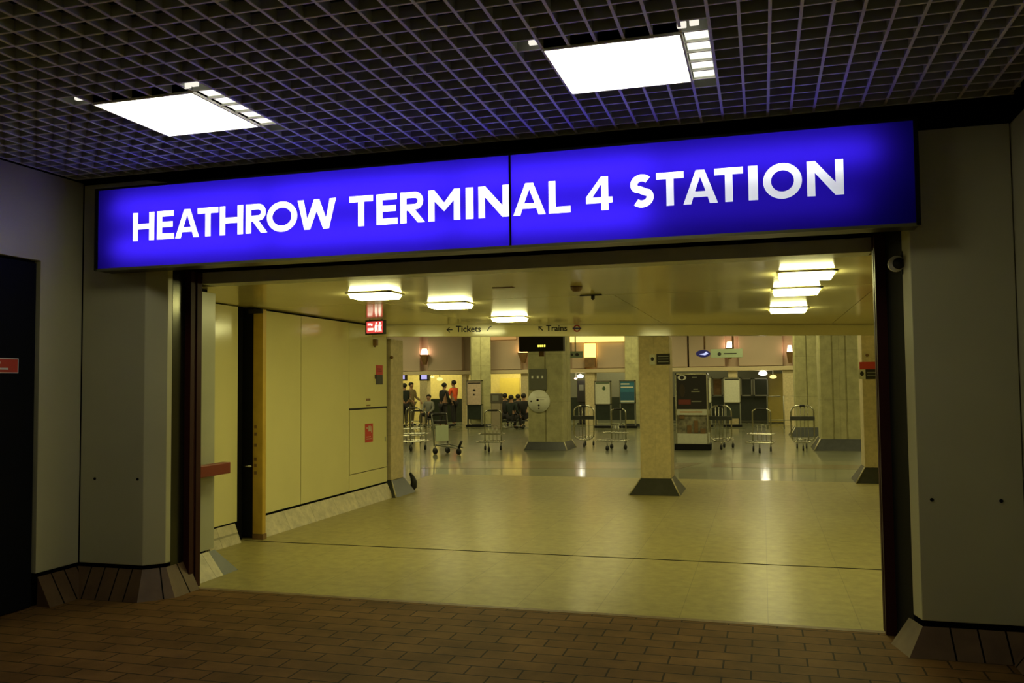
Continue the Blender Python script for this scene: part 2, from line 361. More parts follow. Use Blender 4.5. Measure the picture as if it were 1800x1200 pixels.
# shutter guides, soffit and header beam
g = MB().box((-4.68, 6.15, 0), (-4.545, 6.20, 2.62)).box((-4.68, 6.235, 0), (-4.545, 6.30, 2.62)).box((-4.68, 6.2, 0), (-4.556, 6.235, 2.62))
struct('trim_8', g, M['maroon'], bevel=.002)
g = MB().box((.735, 6.15, 0), (.88, 6.20, 2.62)).box((.735, 6.235, 0), (.88, 6.30, 2.62)).box((.77, 6.2, 0), (.88, 6.235, 2.62))
struct('trim_9', g, M['maroon'], bevel=.002)
struct('trim_10', MB().box((-4.68, 5.92, 2.64), (.88, 6.2, 3.9)).box((-4.68, 6.2, 2.70), (.88, 6.34, 3.9)), M['gap'])
struct('trim_11', box((-4.545, 6.30, 2.525), (.735, 6.50, 2.625)), M['beam'], bevel=.004)
for x, z, zz in ((at(167, 841, YF).x, at(167, 841, YF).z, 0), (at(242, 842, YF).x, at(242, 842, YF).z, 0), (at(1638, 878, YF).x, at(1638, 878, YF).z, 0), (at(1760, 880, YF).x, at(1760, 880, YF).z, 0)):
    left = x < -2
    nm = ('upper' if 0 else '')
    o = MB().tube([(x, YF-.006, z), (x, YF+.001, z)], .011, 12).build('panel_bolt', M['gap'])
    tag(o, {True: ('black bolt hole on the left portal panel, nearer the passage wall' if x < -5 else 'black bolt hole on the left portal panel, nearer the opening'),
            False: ('black bolt hole on the right portal panel, nearer the opening' if x < 1.2 else 'black bolt hole on the right portal panel, nearer the photo edge')}[left], 'bolt', 'bolts in the portal panels')
# navy door in the left wall
d = struct('door_1', MB().box((XL-.061, 4.08, .01), (XL-.02, 5.36, 2.62)), M['navy'], bevel=.004)
t = thing('door_sign', 'small red notice with pale border on the navy door', 'sign', (XL-.02, 4.98, 1.826))
MB().box((0, -.25, -.055), (.006, .22, .055)).build('plate', M['redsign'], t)
b_ = MB()
for a, b in (((-.25, .049), (.22, .055)), ((-.25, -.055), (.22, -.049)), ((.214, -.055), (.22, .055)), ((-.25, -.055), (-.244, .055))): b_.box((.0061, a[0], a[1]), (.008, b[0], b[1]))
b_.build('border', M['white'], t)
b_ = MB()
for y0, y1, z0 in ((-.2, -.02, .014), (.0, .06, .014), (-.2, .13, -.03)): b_.box((.0061, y0, z0), (.0075, y1, z0+.014))
b_.build('lettering', M['white'], t)

# ------------------------------------------------------------------ the illuminated station sign
SX0, SX1, SZ0, SZ1, SY = -5.03, .915, 2.59, 3.222, 5.635
sg = thing('station_sign', 'long blue backlit box sign reading HEATHROW TERMINAL 4 STATION over the portal', 'sign', ((SX0+SX1)/2, SY+.09, SZ0))
def S(x, y, z): return (x-(SX0+SX1)/2, y-SY-.09, z-SZ0)
cs = MB(); tk = .012; SB = SY+.175
cs.box(S(SX0-tk, SY, SZ0-tk), S(SX1+tk, SB, SZ0)); cs.box(S(SX0-tk, SY, SZ1), S(SX1+tk, SB, SZ1+tk)); cs.box(S(SX0-tk, SY, SZ0), S(SX0, SB, SZ1)); cs.box(S(SX1, SY, SZ0), S(SX1+tk, SB, SZ1))
cs.build('casing', mat('sign_casing_metal', (.07, .07, .045), .35, metal=.4), sg)
bk = MB().box(S(SX0, SB-.01, SZ0), S(SX1, SB, SZ1)).build('back_plate', mat('white_reflector', (.75, .75, .75), .6), sg)
MB().box(S(SX0-tk, SY-.012, SZ0-.016), S(SX1+tk, SY, SZ0+.004)).build('bottom_trim', mat('olive_metal_trim', (.20, .20, .10), .3, metal=.5), sg)
ft = MB().box(S(SX0-tk-.01, SY-.012, SZ0-.01), S(SX0+.004, SY, SZ1+.01)).box(S(SX1-.004, SY-.012, SZ0-.01), S(SX1+tk+.01, SY, SZ1+.01)).box(S(SX0, SY-.012, SZ1-.004), S(SX1, SY, SZ1+.01))
ft.build('front_frame', M['black'], sg)
XS = at(896.5, 345, SY).x
MB().box(S(XS-.007, SY-.003, SZ0), S(XS+.007, SY+.01, SZ1)).build('centre_joint', M['navy'], sg)
# lamps inside: tubes behind the face; the lower right tube is out
for (a, b, z, p) in ((SX0+.16, SX0+1.5, SZ1-.16, 1), (SX0+1.55, SX0+2.95, SZ1-.16, 1.1), (SX0+3.0, SX0+4.4, SZ1-.16, 1.1), (SX0+4.45, SX1-.22, SZ1-.16, .75),
                     (SX0+.16, SX0+1.5, SZ0+.16, 1), (SX0+1.55, SX0+2.95, SZ0+.16, 1), (SX0+3.0, XS+.95, SZ0+.16, .95), (XS+1.0, SX1-.3, SZ0+.16, .2)):
    l = area('sign_tube_lamp', ((0, 0, 0)), b-a, SIGN_W*p*(b-a)/1.4/10, (.93, .95, 1), (-pi/2, 0, 0), .03)
    l.parent = sg; l.location = S((a+b)/2, SB-.03, z); l.rotation_euler = (radians(-90), 0, 0)
def arc(cx, cy, rx, ry, a0, a1, n): return [(cx+rx*cos(radians(a0+(a1-a0)*i/n)), cy+ry*sin(radians(a0+(a1-a0)*i/n))) for i in range(n+1)]
def glyph(ch, w, t):
    """outline loops of a letter: width w, cap height 1, stroke t"""
    h = .92*t
    if ch == 'H': return [[(0,0),(t,0),(t,.5-h/2),(w-t,.5-h/2),(w-t,0),(w,0),(w,1),(w-t,1),(w-t,.5+h/2),(t,.5+h/2),(t,1),(0,1)]]
    if ch == 'E': return [[(0,0),(w,0),(w,h),(t,h),(t,.5-h/2+.02),(w*.92,.5-h/2+.02),(w*.92,.5+h/2+.02),(t,.5+h/2+.02),(t,1-h),(w*.97,1-h),(w*.97,1),(0,1)]]
    if ch == 'T': return [[(w/2-t/2,0),(w/2+t/2,0),(w/2+t/2,1-h),(w,1-h),(w,1),(0,1),(0,1-h),(w/2-t/2,1-h)]]
    if ch == 'L': return [[(0,0),(w,0),(w,h),(t,h),(t,1),(0,1)]]
    if ch == 'I': return [[(0,0),(w,0),(w,1),(0,1)]]
    if ch == 'N': return [[(0,0),(t,0),(t,.66),(w-t*1.05,0),(w,0),(w,1),(w-t,1),(w-t,.36),(t*1.05,1),(0,1)]]
    if ch == 'M': return [[(0,0),(t,0),(t,.64),(w/2,.30),(w-t,.64),(w-t,0),(w,0),(w,1),(w-t*.95,1),(w/2,.58),(t*.95,1),(0,1)]]
    if ch == 'W':
        s_ = t*1.06
        return [[(w*.25-s_*.45,0),(w*.25+s_*.5,0),(w/2,.60),(w*.75-s_*.5,0),(w*.75+s_*.45,0),(w,1),(w-s_,1),(w*.745,.36),(w/2+s_*.42,1),(w/2-s_*.42,1),(w*.255,.36),(s_,1),(0,1)]]
    if ch == 'A':
        s_ = t*1.06; q = lambda y: (w/2-s_/2)*y                      # left outer edge x at height y
        yb0, yb1 = .20, .20+h*.85; inl = lambda y: s_+(w/2-s_)*y/.86
        return [[(0,0),(s_,0),(inl(yb0)*1.0,yb0),(w-inl(yb0),yb0),(w-s_,0),(w,0),(w/2+s_*.55,1),(w/2-s_*.55,1)], [(inl(yb1),yb1),(w/2,.80),(w-inl(yb1),yb1)]]
    if ch == 'O': return [arc(w/2,.5,w/2,.515,0,360,40)[:-1], arc(w/2,.5,w/2-t,.515-t*.97,0,360,40)[:-1]]
    if ch == 'R':
        ro = .295; cy = 1-ro; cx = w*.93-ro
        out = [(0,0),(t,0),(t,.40),(t*1.25,.40),(w-t*1.15,0),(w,0),(w*.60,.42)]+arc(cx,cy,ro,ro,-62,90,14)+[(0,1)]
        ri = ro-h*.98
        return [out, [(t,cy-ri)]+arc(cx,cy,ri,ri,-90,90,12)+[(t,cy+ri)]]
    if ch == '4':
        return [[(w*.58,0),(w*.58+t,0),(w*.58+t,.22),(w,.22),(w,.22+h*.9),(w*.58+t,.22+h*.9),(w*.58+t,1.02),(w*.58-t*.02,1.02),(0,.22+h*1.0),(0,.22),(w*.58,.22)],
                [(t*.9,.22+h*.9),(w*.58,.22+h*.9),(w*.58,.80)]]
    if ch == 'S':
        r1 = (1-t)/4+.003; rx = w/2-t/2                              # centre line: two bowls
        top = [(w*.5+rx*.96*cos(radians(a)), 1-t/2-r1+r1*sin(radians(a))) for a in range(40, 226, 9)]+[(w*.36, .555), (w*.5, .51)]
        bot = [(w*.5, .51), (w*.64, .465)]+[(w*.5+rx*cos(radians(a)), t/2+r1*1.04+r1*1.04*sin(radians(a))) for a in range(36, -142, -9)]
        P = [Vector(p) for p in top[:-1]+bot[1:]]
        Lf, Rt = [], []
        for i, p in enumerate(P):
            d = (P[min(i+1, len(P)-1)]-P[max(i-1, 0)]).normalized(); n_ = Vector((-d.y, d.x))*t/2
            Lf.append(tuple(p+n_)); Rt.append(tuple(p-n_))
        return [Lf+Rt[::-1]]
SIGN = [('H',233.6,271.1),('E',276,306),('A',308,350),('T',347.5,383.6),('H',386.4,427.2),('R',432,470),('O',469,522.5),('W',523,590.5),
        ('T',614,655.5),('E',661.7,698.6),('R',703.6,747),('M',752.8,808.9),('I',818.6,832),('N',841,895),('A',902,959),('L',964.4,1002.8),('4',1030,1076.4),
        ('S',1107.4,1149),('T',1153.7,1202),('A',1200.7,1261.4),('T',1255.8,1306.5),('I',1315.5,1332),('O',1341.4,1409.8),('N',1418.5,1483)]
zb = .5*(at(236, 424, SY).z+at(1478, 341, SY).z); zt = .5*(at(236, 375, SY).z+at(1478, 279, SY).z); CAPH = zt-zb
loops_all = []; mwS = Matrix.Translation(S(0, SY, 0)) @ Matrix.Rotation(pi/2, 4, 'X')
for ch, x0, x1 in SIGN:
    ym = 400-(x0-236)*(400-310)/1243
    a, b = at(x0, ym, SY).x, at(x1, ym, SY).x
    ls = [[(a+px*CAPH, zb+py*CAPH) for px, py in lp] for lp in glyph(ch, (b-a)/CAPH, .215)]
    curve_fill('letter', ls, M['whiteface'], sg, 0, mwS)
    loops_all += ls
fa = curve_fill('sign_face', [[(SX0, SZ0), (SX1, SZ0), (SX1, SZ1), (SX0, SZ1)]]+loops_all, M['blueface'], sg, 0, mwS)
# camera housing at the right jamb
cc = at(1576, 463, 5.93)
t = thing('security_camera', 'small round white and black camera on the right jamb under the sign', 'camera', (cc.x, cc.y, cc.z))
MB().tube([(0, 0, 0), (.0, .03, 0)], .05, 20).build('face_ring', M['white'], t); MB().tube([(.012, -.012, 0), (.012, .02, 0)], .036, 16).build('lens', M['rubber'], t)
MB().box((.03, .0, -.07), (.10, .06, .08)).build('bracket', M['black'], t, .006)

# ------------------------------------------------------------------ lobby ceiling, fascia
LZ = 2.53
lc = MB()
ys = [6.34, 8.5]
def quadc(y0, y1): lc.box((-5.9, y0+.004, LZ), (4.2, y1-.012, LZ+.05))
quadc(6.501, 8.5)
def seg(xa, xb):                                                     # strips of panel running back to the slanting fascia
    lc.prism([(xa+.004, 8.508), (xb-.004, 8.508), (xb-.004, fasY(xb)), (xa+.004, fasY(xa))], LZ, LZ+.05)
xs_ = [-5.9, -3.85, -1.4, 1.05, 4.2]
for a, b in zip(xs_, xs_[1:]): seg(a, b)
struct('ceiling_lobby', lc, M['ceil_cream'])
struct('ceiling_lobby_void', MB().prism([(-5.9, 6.5), (4.2, 6.5), (4.2, fasY(4.2)-.02), (-5.9, fasY(-5.9)-.02)], LZ+.06, LZ+.2), M['gap'])
ang = atan2(.4364, 1)
fz0 = 2.355
fas = MB(); p0 = Vector((-5.9, fasY(-5.9))); p1 = Vector((4.2, fasY(4.2))); dn = Vector((-.4, .916))*.1
fas.prism([(p0.x, p0.y), (p1.x, p1.y), (p1.x+dn.x, p1.y+dn.y), (p0.x+dn.x, p0.y+dn.y)], fz0, LZ-.012)
struct('trim_12', fas, M['ceil_cream'], bevel=.003)
upper = MB().prism([(p0.x, p0.y+.02), (p1.x, p1.y+.02), (p1.x+dn.x, p1.y+dn.y), (p0.x+dn.x, p0.y+dn.y)], LZ-.011, HALL_Z)
struct('wall_above_fascia', upper, M['ceil_cream'])
def on_fascia(px, py):
    """the point of the fascia seen at a pixel, at its true distance"""
    d = ray(px, py); k = (11.52+(5.07)*.4364-CAM.y)/(d.y-.4364*d.x); return CAM+d*k
def fas_text(name, body, x0, x1, y, size, m, label=None):
    a = on_fascia((x0+x1)/2, y); n_ = Vector((sin(ang), -cos(ang), 0))*.004
    return text(name, body, size, m, fsg, Matrix.Translation(a+n_-Vector(fsg.location)) @ Matrix.Rotation(ang, 4, 'Z') @ Matrix.Rotation(pi/2, 4, 'X'))
fsg = thing('tickets_lettering', 'black left arrow and Tickets lettering on the cream fascia', 'sign', tuple(on_fascia(825, 579)))
fas_text('word', 'Tickets', 799, 848, 578.5, .125, M['ink'])
def fas_shape(name, loops, px, py, m, off=.004):
    a = on_fascia(px, py); n_ = Vector((sin(ang), -cos(ang), 0))*off
    return curve_fill(name, loops, m, fsg, .001, Matrix.Translation(a+n_-Vector(fsg.location)) @ Matrix.Rotation(ang, 4, 'Z') @ Matrix.Rotation(pi/2, 4, 'X'))
def arrow(rot, s=.045):
    P = [(-1,0),(-.1,.8),(.25,.8),(-.35,.18),(1,.18),(1,-.18),(-.35,-.18),(.25,-.8),(-.1,-.8)]
    return [[(s*(x*cos(rot)-y*sin(rot)), s*(x*sin(rot)+y*cos(rot))) for x, y in P]]
fas_shape('arrow', arrow(0), 790, 579.5, M['ink'])
fas_shape('ticket_symbol', [[(s_*x, s_*y) for x, y in ((-1,-1),(-.6,-1.1),(.2,.3),(1,.8),(.9,1.1),(0,.75))] for s_ in (.035,)], 860, 577, M['ink'])
fsg = thing('trains_lettering', 'black slanting arrow, Trains lettering and small ring symbol on the cream fascia', 'sign', tuple(on_fascia(980, 578)))
fas_text('word', 'Trains', 958, 999, 577, .125, M['ink'])
fas_shape('arrow', arrow(-pi/4), 950, 577, M['ink'])
rr = .053
fas_shape('ring', [arc(0,0,rr,rr,0,360,28)[:-1], arc(0,0,rr*.62,rr*.62,0,360,28)[:-1]], 1014, 577, mat('red_ring_print', (.35, .03, .03), .5))
fas_shape('bar', [[(-rr*1.25,-.011),(rr*1.25,-.011),(rr*1.25,.011),(-rr*1.25,.011)]], 1014, 577, mat('dark_blue_print', (.03, .03, .15), .5), off=.008)
# lobby luminaires
LL = [((-3.53, 7.55), 'left row, nearest the portal'), ((-3.22, 8.78), 'left row, the middle one'), ((-3.17, 10.9), 'left row, farthest, above the Tickets lettering'),
      ((.36, 7.38), 'right row, nearest the portal'), ((.33, 8.66), 'right row, the middle one'), ((.32, 10.9), 'right row, farthest from the portal')]
def lum(loc, lab):
    t = thing('ceiling_light', 'glowing box light on the cream lobby ceiling, '+lab, 'ceiling light', (loc[0], loc[1], LZ), 0, 'box lights on the lobby ceiling')
    a, b = .212, .15
    MB().frus([(-a*.93, -b*.85), (a*.93, -b*.85), (a*.93, b*.85), (-a*.93, b*.85)], [(-a, -b), (a, -b), (a, b), (-a, b)], -.052, -.012).build('diffuser', E_LOBBY, t, .004)
    m = MB()
    for s in (-1, 1): m.box((s*a-.014*(s > 0), -b-.02, -.012), (s*a+.014*(s < 0)+s*.02, b+.02, 0)); m.box((-a-.02, s*b, -.012), (a+.02, s*(b+.02), 0))
    m.build('rim', M['ceil_cream'], t)
    return t
for loc, lab in LL: lum(loc, lab)
t = gnd(1013, 503, LZ); o = MB().lathe([(.055, 0), (.055, -.02), (.035, -.045), (.01, -.05)], (0, 0, 0), 20).build('smoke_detector', M['brown'], None, 0, (t.x, t.y, LZ-.001)); tag(o, 'small round smoke detector on the lobby ceiling', 'smoke detector')
t = gnd(885, 505, LZ); o = box((-.1, -.03, -.006), (.1, .03, 0)).build('ceiling_vent', M['brown'], None, .002, (t.x, t.y, LZ-.001)); tag(o, 'flat brown slot vent on the lobby ceiling left of the detector', 'vent')
t = thing('ceiling_fixing', 'dark clip fitting at the ceiling joint below the smoke detector', 'fixing', (-1.62, 8.42, LZ-.001))
box((-.10, -.012, -.012), (.12, .012, 0)).build('strip', M['ink'], t); MB().lathe([(.02, 0), (.02, -.03), (.008, -.045)], (.03, 0, -.01), 10).build('knob', M['ink'], t)

# ------------------------------------------------------------------ lobby left wall
struct('wall_lobby_left_core', MB().box((-5.9, 6.36, 0), (-5.465, 8.30, 2.53)).box((-5.9, 8.42, 0), (-5.40, 11.95, 2.53)).box((-5.465, 6.36, 0), (-4.78, 6.70, 2.53)), M['gap'])
struct('wall_lobby_pier', MB().box((-4.78, 6.36, .215), (-4.75, 6.78, 2.50)).box((-5.44, 6.72, .215), (-4.786, 6.78, 2.5)), M['enamel_grey'], bevel=.003)
struct('wall_lobby_recess', box((-5.46, 6.79, .215), (-5.44, 8.17, 2.52)), M['cream'], bevel=.003)
skirt('baseboard_pier', [(-4.75, 6.36), (-4.75, 6.70)], .155, .20, M['skirt_stone'])
struct('baseboard_pier_end', MB().add([(-4.595, 6.70, 0), (-4.75, 6.70, .20), (-4.75, 6.705, 0), (-4.60, 6.93, 0), (-4.75, 6.79, .20), (-4.75, 6.93, 0)], [(0, 1, 2), (3, 5, 4), (0, 3, 4, 1), (1, 4, 5, 2), (0, 2, 5, 3)]), M['slate'])
skirt('baseboard_recess', [(-5.44, 7.6), (-5.44, 8.13)], .08, .20, M['skirt_stone'])
wp = MB(); XW = -5.38
for a, b, z0, z1 in ((8.43, 9.393, .235, 2.51), (9.406, 10.668, .235, 2.51), (10.681, 11.9, 1.345, 2.51), (10.681, 11.9, .235, .445)):
    wp.box((XW-.02, a, z0), (XW, b, z1))
struct('wall_lobby_left', wp, M['cream'], bevel=.002)
skirt('baseboard_lobby_left', [(XW, 8.46), (XW, 11.9)], .10, .21, M['skirt_stone'])
t = thing('wall_cabinet', 'cream flush hose cabinet low in the lobby left wall with a red fire notice', 'cabinet', (XW, 11.29, .45))
box((-.02, -.6, .005), (.002, .60, .87)).build('door', M['cream'], t, .002)
box((.002, .53, .38), (.008, .55, .45)).build('lock', M['grey'], t)
box((-.019, -.6, .872), (-.004, .6, .888)).build('shadow_gap', M['ink'], t)
a = (XW+.003)
t = thing('fire_notice', 'red rectangular fire notice on the hose cabinet door', 'sign', (a, 11.28, .985))
box((0, -.125, -.13), (.004, .125, .13)).build('plate', M['redsign'], t)
m = MB().box((.0041, -.03, .02), (.006, .05, .10)).box((.0041, .06, .0), (.006, .08, .09)).box((.0041, -.09, .06), (.006, -.04, .08)).box((.0041, -.09, -.09), (.006, .09, -.08)).box((.0041, -.09, -.06), (.006, .05, -.05)); m.build('pictogram', M['poster_pink'], t)
t = thing('wall_notice', 'red over dark small notice high on the cream lobby wall', 'sign', (XW+.001, 11.62, 1.81))
box((0, -.10, 0), (.004, .13, .14)).build('red_half', M['redsign'], t); box((0, -.10, -.14), (.004, .13, 0)).build('dark_half', M['slate'], t)
m = MB().box((.0041, -.14, -.06), (.006, -.085, .0)); m.box((.0041, -.06, .05), (.006, .09, .06)); m.box((.0041, -.06, .08), (.006, .07, .09)); m.build('lettering', M['ink'], t)
o = box((0, -.07, -.015), (.004, .07, .015)).build('label_plate', M['brown'], None, 0, (XW+.001, 11.26, 1.455)); tag(o, 'upper small brown label above the hose cabinet', 'label', 'labels above the hose cabinet')
o = box((0, -.05, -.01), (.004, .07, .01)).build('label_plate', M['brown'], None, 0, (XW+.001, 11.26, 1.375)); tag(o, 'lower thin brown label just above the hose cabinet', 'label', 'labels above the hose cabinet')
t = thing('grab_rail', 'dark red rail across the grey pier beside the portal', 'handrail', (-4.75, 6.6, .93))
box((.05, -.24, -.05), (.14, .22, .05)).build('bar', M['red'], t, .006)
for y_ in (.1, -.1): MB().cyl((0, y_, 0), (.06, y_, 0), .015).build('bracket', M['darksteel'], t)
# fire door folded back beside the wall
d = struct('door_2', MB().box((-5.74, 8.335, .03), (-5.355, 8.385, 2.515)), M['black'])
fr_ = MB().box((-5.354, 8.33, .06), (-5.235, 8.40, 2.50)); fr_.build('frame', M['gold'], d, .003)
MB().box((-5.354, 8.326, .0), (-5.225, 8.402, .058)).build('kick_block', M['brown'], d)
MB().box((-5.40, 8.30, 2.455), (-5.23, 8.33, 2.50)).build('door_closer', M['ink'], d, .004)
MB().cyl((-5.37, 8.335, .79), (-5.37, 8.29, .79), .012).cyl((-5.37, 8.29, .79), (-5.46, 8.285, .79), .01).build('handle', M['chrome'], d)
pl = MB()
for z in (.70, .78, .85, 1.0, 1.12, 1.2): pl.box((-5.335, 8.324, z), (-5.305, 8.3299, z+.035))
pl.build('lock_plates', M['brown'], d)
# exit sign and detector
ex = at(663, 575, 10.5)
t = thing('exit_sign', 'lit red box sign with white symbols hanging beside the lobby left wall', 'sign', (ex.x-.02, 10.5, ex.z-.095), radians(-12))
box((-.15, -.03, 0), (.14, .04, .19)).build('housing', mat('sign_housing_dark', (.03, .03, .02), .5), t)
box((-.125, -.034, .018), (.135, -.03, .172)).build('lit_panel', E_EXITR, t)
m = MB()
for x0, x1, z in ((-.105, -.055, .12), (-.05, -.03, .115), (-.105, -.015, .055)): m.box((x0, -.037, z), (x1, -.034, z+.028))
m.build('lettering', E_EXITW, t)
m = MB()
for cx in (.035, .095):
    m.add([(cx+.013*cos(a*pi/6), -.037, .145+.013*sin(a*pi/6)) for a in range(12)]+[(cx+.013*cos(a*pi/6), -.034, .145+.013*sin(a*pi/6)) for a in range(12)],
          [tuple(range(12)), tuple(range(12, 24))[::-1]]+[(i, 12+i, 12+(i+1) % 12, (i+1) % 12) for i in range(12)])
    m.slab([(cx-.022,.035),(cx-.008,.035),(cx,.07),(cx+.01,.035),(cx+.024,.035),(cx+.014,.09),(cx+.026,.12),(cx-.02,.128),(cx-.026,.09)], -.037, -.034)
m.build('pictogram', E_EXITW, t)
for x_ in (-.1, .1): MB().cyl((x_, 0, .19), (x_, 0, .1+LZ-ex.z-.001), .012, 8).build('hanger', M['grey'], t)
a = at(657, 601, 10.9); o = MB().box((-.03, -.03, -.05), (.03, .03, .04)).box((-.012, -.04, -.075), (.012, .0, -.05)).build('wall_sensor', M['brown'], None, .006, (XW+.03, 11.45, 2.28)); tag(o, 'small brown sensor on the wall under the red exit sign', 'sensor')

# ------------------------------------------------------------------ stone columns along the fascia
def column(x0, x1, y0, y1, ztop, nm='wall_column', lab=None, off=(.13, .13), bh=.235, m='stone', base='slate', back=True):
    t = thing('stone_column', lab, 'column', ((x0+x1)/2, (y0+y1)/2, 0), 0)
    w, dp = (x1-x0)/2, (y1-y0)/2
    MB().box((-w, -dp, bh), (w, dp, ztop)).build('shaft', M[m], t, .012)
    ox, oy = off
    MB().frus([(-w-ox, -dp-oy), (w+ox, -dp-oy), (w+ox, dp+oy), (-w-ox, dp+oy)], [(-w-.005, -dp-.005), (w+.005, -dp-.005), (w+.005, dp+.005), (-w-.005, dp+.005)], 0, bh).build('base', M[base], t)
    ed = MB()
    for sx in (-1, 1): ed.tube([(sx*(w+ox-.004), -dp-oy+.003, .004), (sx*(w+.007), -dp-.007, bh)], .011, 6)
    ed.build('base_edge', M['skirt_stone'], t)
    return t
cx0, cx1 = at(1124, 700, 13.12).x, at(1183, 700, 13.6).x
column(cx0, cx1, 13.12, 13.6, 2.354, lab='square cream stone column on a dark base in the middle of the floor', off=(.15, .24), bh=.22)
column(-5.72, at(697, 700, 12.2).x, 12.0, 12.46, 2.354, lab='cream stone column ending the lobby left wall', off=(.14, .14), bh=.235)
column(at(1511, 700, 15.7).x, at(1511, 700, 15.7).x+.5, 15.2, 15.7, HALL_Z-.02, lab='cream stone column partly behind the right shutter guide', off=(.16, .16), bh=.24)
# plates on the columns
cm = at(1165, 631, 13.1)
t = thing('column_plate', 'dark plate with lines beside a small pale symbol on the middle column', 'sign', (cm.x, 13.118, cm.z))
box((-.095, -.008, -.082), (.105, 0, .082)).build('plate', M['ink'], t)
m = MB()
for z in (-.045, -.005, .035): m.box((-.075, -.010, z), (.085, -.0081, z+.012))
m.build('lettering', M['grey'], t); box((-.20, -.006, -.08), (-.115, 0, .075)).build('symbol_plate', M['poster_white'], t)
MB().slab(arc(-.157, .005, .024, .03, 0, 360, 14)[:-1], -.008, -.0061).build('symbol', M['ink'], t)
cm = at(1526, 652, 15.19)
t = thing('column_notice', 'red topped notice with dark plate on the right column', 'sign', (cm.x, 15.198, cm.z))
box((-.13, -.008, .03), (.16, 0, .15)).build('red_plate', M['redsign'], t); box((-.04, -.008, -.13), (.16, 0, .03)).build('dark_plate', M['ink'], t); box((-.15, -.007, -.13), (-.041, 0, .03)).build('symbol_plate', M['poster_white'], t)
MB().slab(arc(-.095, -.04, .03, .04, 0, 360, 14)[:-1], -.009, -.0071).build('symbol', M['ink'], t)
m = MB().box((-.02, -.010, -.03), (.13, -.0081, -.015)).box((-.02, -.010, -.075), (.13, -.0081, -.06)); m.build('lettering', M['grey'], t)
for px, py, Y_, lab in ((689, 628, 12.0, 'small dark round fitting on the left lobby column'), (1524, 624, 15.2, 'small dark round fitting on the right column')):
    q = at(px, py, Y_); o = MB().tube([(0, 0, 0), (0, -.02, 0)], .025, 12).build('column_fitting', M['brown'], None, 0, tuple(q)); tag(o, lab, 'fitting')
q = gnd(704, 862); o = MB().tube([(0, 0, .03), (.03, 0, .06), (.035, 0, .13), (.01, 0, .2), (-.03, 0, .27)], [.05, .055, .05, .035, .02], 10).build('rubber_bumper', M['rubber'], None, 0, (-5.36, 12.80, .0)); tag(o, 'black curved rubber bumper at the foot of the left lobby column', 'bumper')
struct('wall_lobby_right', box((4.1, 6.4, 0), (4.2, 15.2, 2.53)), M['cream'])
struct('wall_lobby_front_right', box((.89, 6.36, 0), (4.1, 6.48, 2.53)), M['cream'])

# ------------------------------------------------------------------ the hall beyond
struct('ceiling_hall', MB().prism([(-24, 10.0), (-5.9, fasY(-5.9)+.12), (4.2, fasY(4.2)+.12), (9, fasY(4.2)+.12), (9, 44), (-24, 44)], HALL_Z, HALL_Z+.1), mat('hall_ceiling_paint', (.5, .45, .3), .6))
struct('wall_hall_left', box((-24.1, 10, 0), (-24, 44, HALL_Z)), M['booth'])
struct('wall_hall_right', box((9, 15, 0), (9.1, 44, HALL_Z)), M['booth'])
struct('wall_hall_back', box((-24, 44, 0), (9, 44.1, HALL_Z)), M['booth'])
YB = 34.0
def px_box(x0, y0, x1, y1, Y_, d):
    a, b = at(x0, y1, Y_), at(x1, y0, Y_); return (a.x, Y_, min(a.z, b.z)), (b.x, Y_+d, max(a.z, b.z))
ledge_z = at(1000, 650, YB).z
LP, RP = at(690, 650, YB).x-6, at(1440, 650, YB).x+4
struct('wall_bulkhead', box((LP, YB+.3, ledge_z), (RP, YB+.5, HALL_Z)), M['pink'])
PANELS = [(684, 738), (752, 812), (858, 915), (1005, 1028), (1049, 1100), (1150, 1208), (1211, 1274), (1298, 1376)]
for a, b in PANELS:
    xa, xb = at(a, 620, YB).x, at(b, 620, YB).x
    o = box((0, 0, 0), (xb-xa, .3, HALL_Z-ledge_z-.06)).build('wall_panel', M['pink'], None, .02, (xa, YB, ledge_z+.05))
    o['kind'] = 'structure'; o.name = 'trim_13'
struct('trim_14', box((LP, YB-.12, ledge_z-.12), (RP, YB+.5, ledge_z+.03)), M['ledge'], bevel=.01)
# pilasters under the bulkhead
for a, b, m in ((738, 751, 'stone'), (812, 820, 'stone'), (916, 932, 'stone'), (1029, 1046, 'stone'), (1281, 1297, 'stone'), (1377, 1396, 'stone')):
    xa, xb = at(a, 700, YB).x, at(b, 700, YB).x
    o = box((0, 0, 0), (xb-xa, .4, ledge_z-.12)).build('trim_15', M[m], None, 0, (xa, YB, 0)); o['kind'] = 'structure'
# uplighters between the panels
def uplight(px, lab, m, w=.16, z0=at(748, 622, YB).z, big=False):
    x = at(px, 620, YB).x; t = thing('wall_uplighter', lab, 'wall light', (x, YB, z0-.35), 0, 'uplighters between the wall panels')
    MB().frus([(-.06, -.14), (.06, -.14), (.06, .0), (-.06, .0)], [(-w, -.3), (w, -.3), (w, 0), (-w, 0)], -.1, .32).build('cone', M['brown'], t)
    MB().frus([(-w*.8, -.26), (w*.8, -.26), (w*.8, -.02), (-w*.8, -.02)], [(-w*.5, -.2), (w*.5, -.2), (w*.5, -.04), (-w*.5, -.04)], .321, .56).build('lamp', m, t)
    return t
uplight(748, 'orange wall uplighter between the two leftmost wall panels', E_PINK)
uplight(921, 'orange wall uplighter just behind the hanging display', E_WARM, .2)
uplight(1283, 'pinkish wall uplighter above the hanging station sign', E_PINK, .16, at(1283, 610, YB).z)
uplight(1388, 'narrow pinkish wall uplighter beside the grey fluted column', E_PINK, .12, at(1388, 617, YB).z)
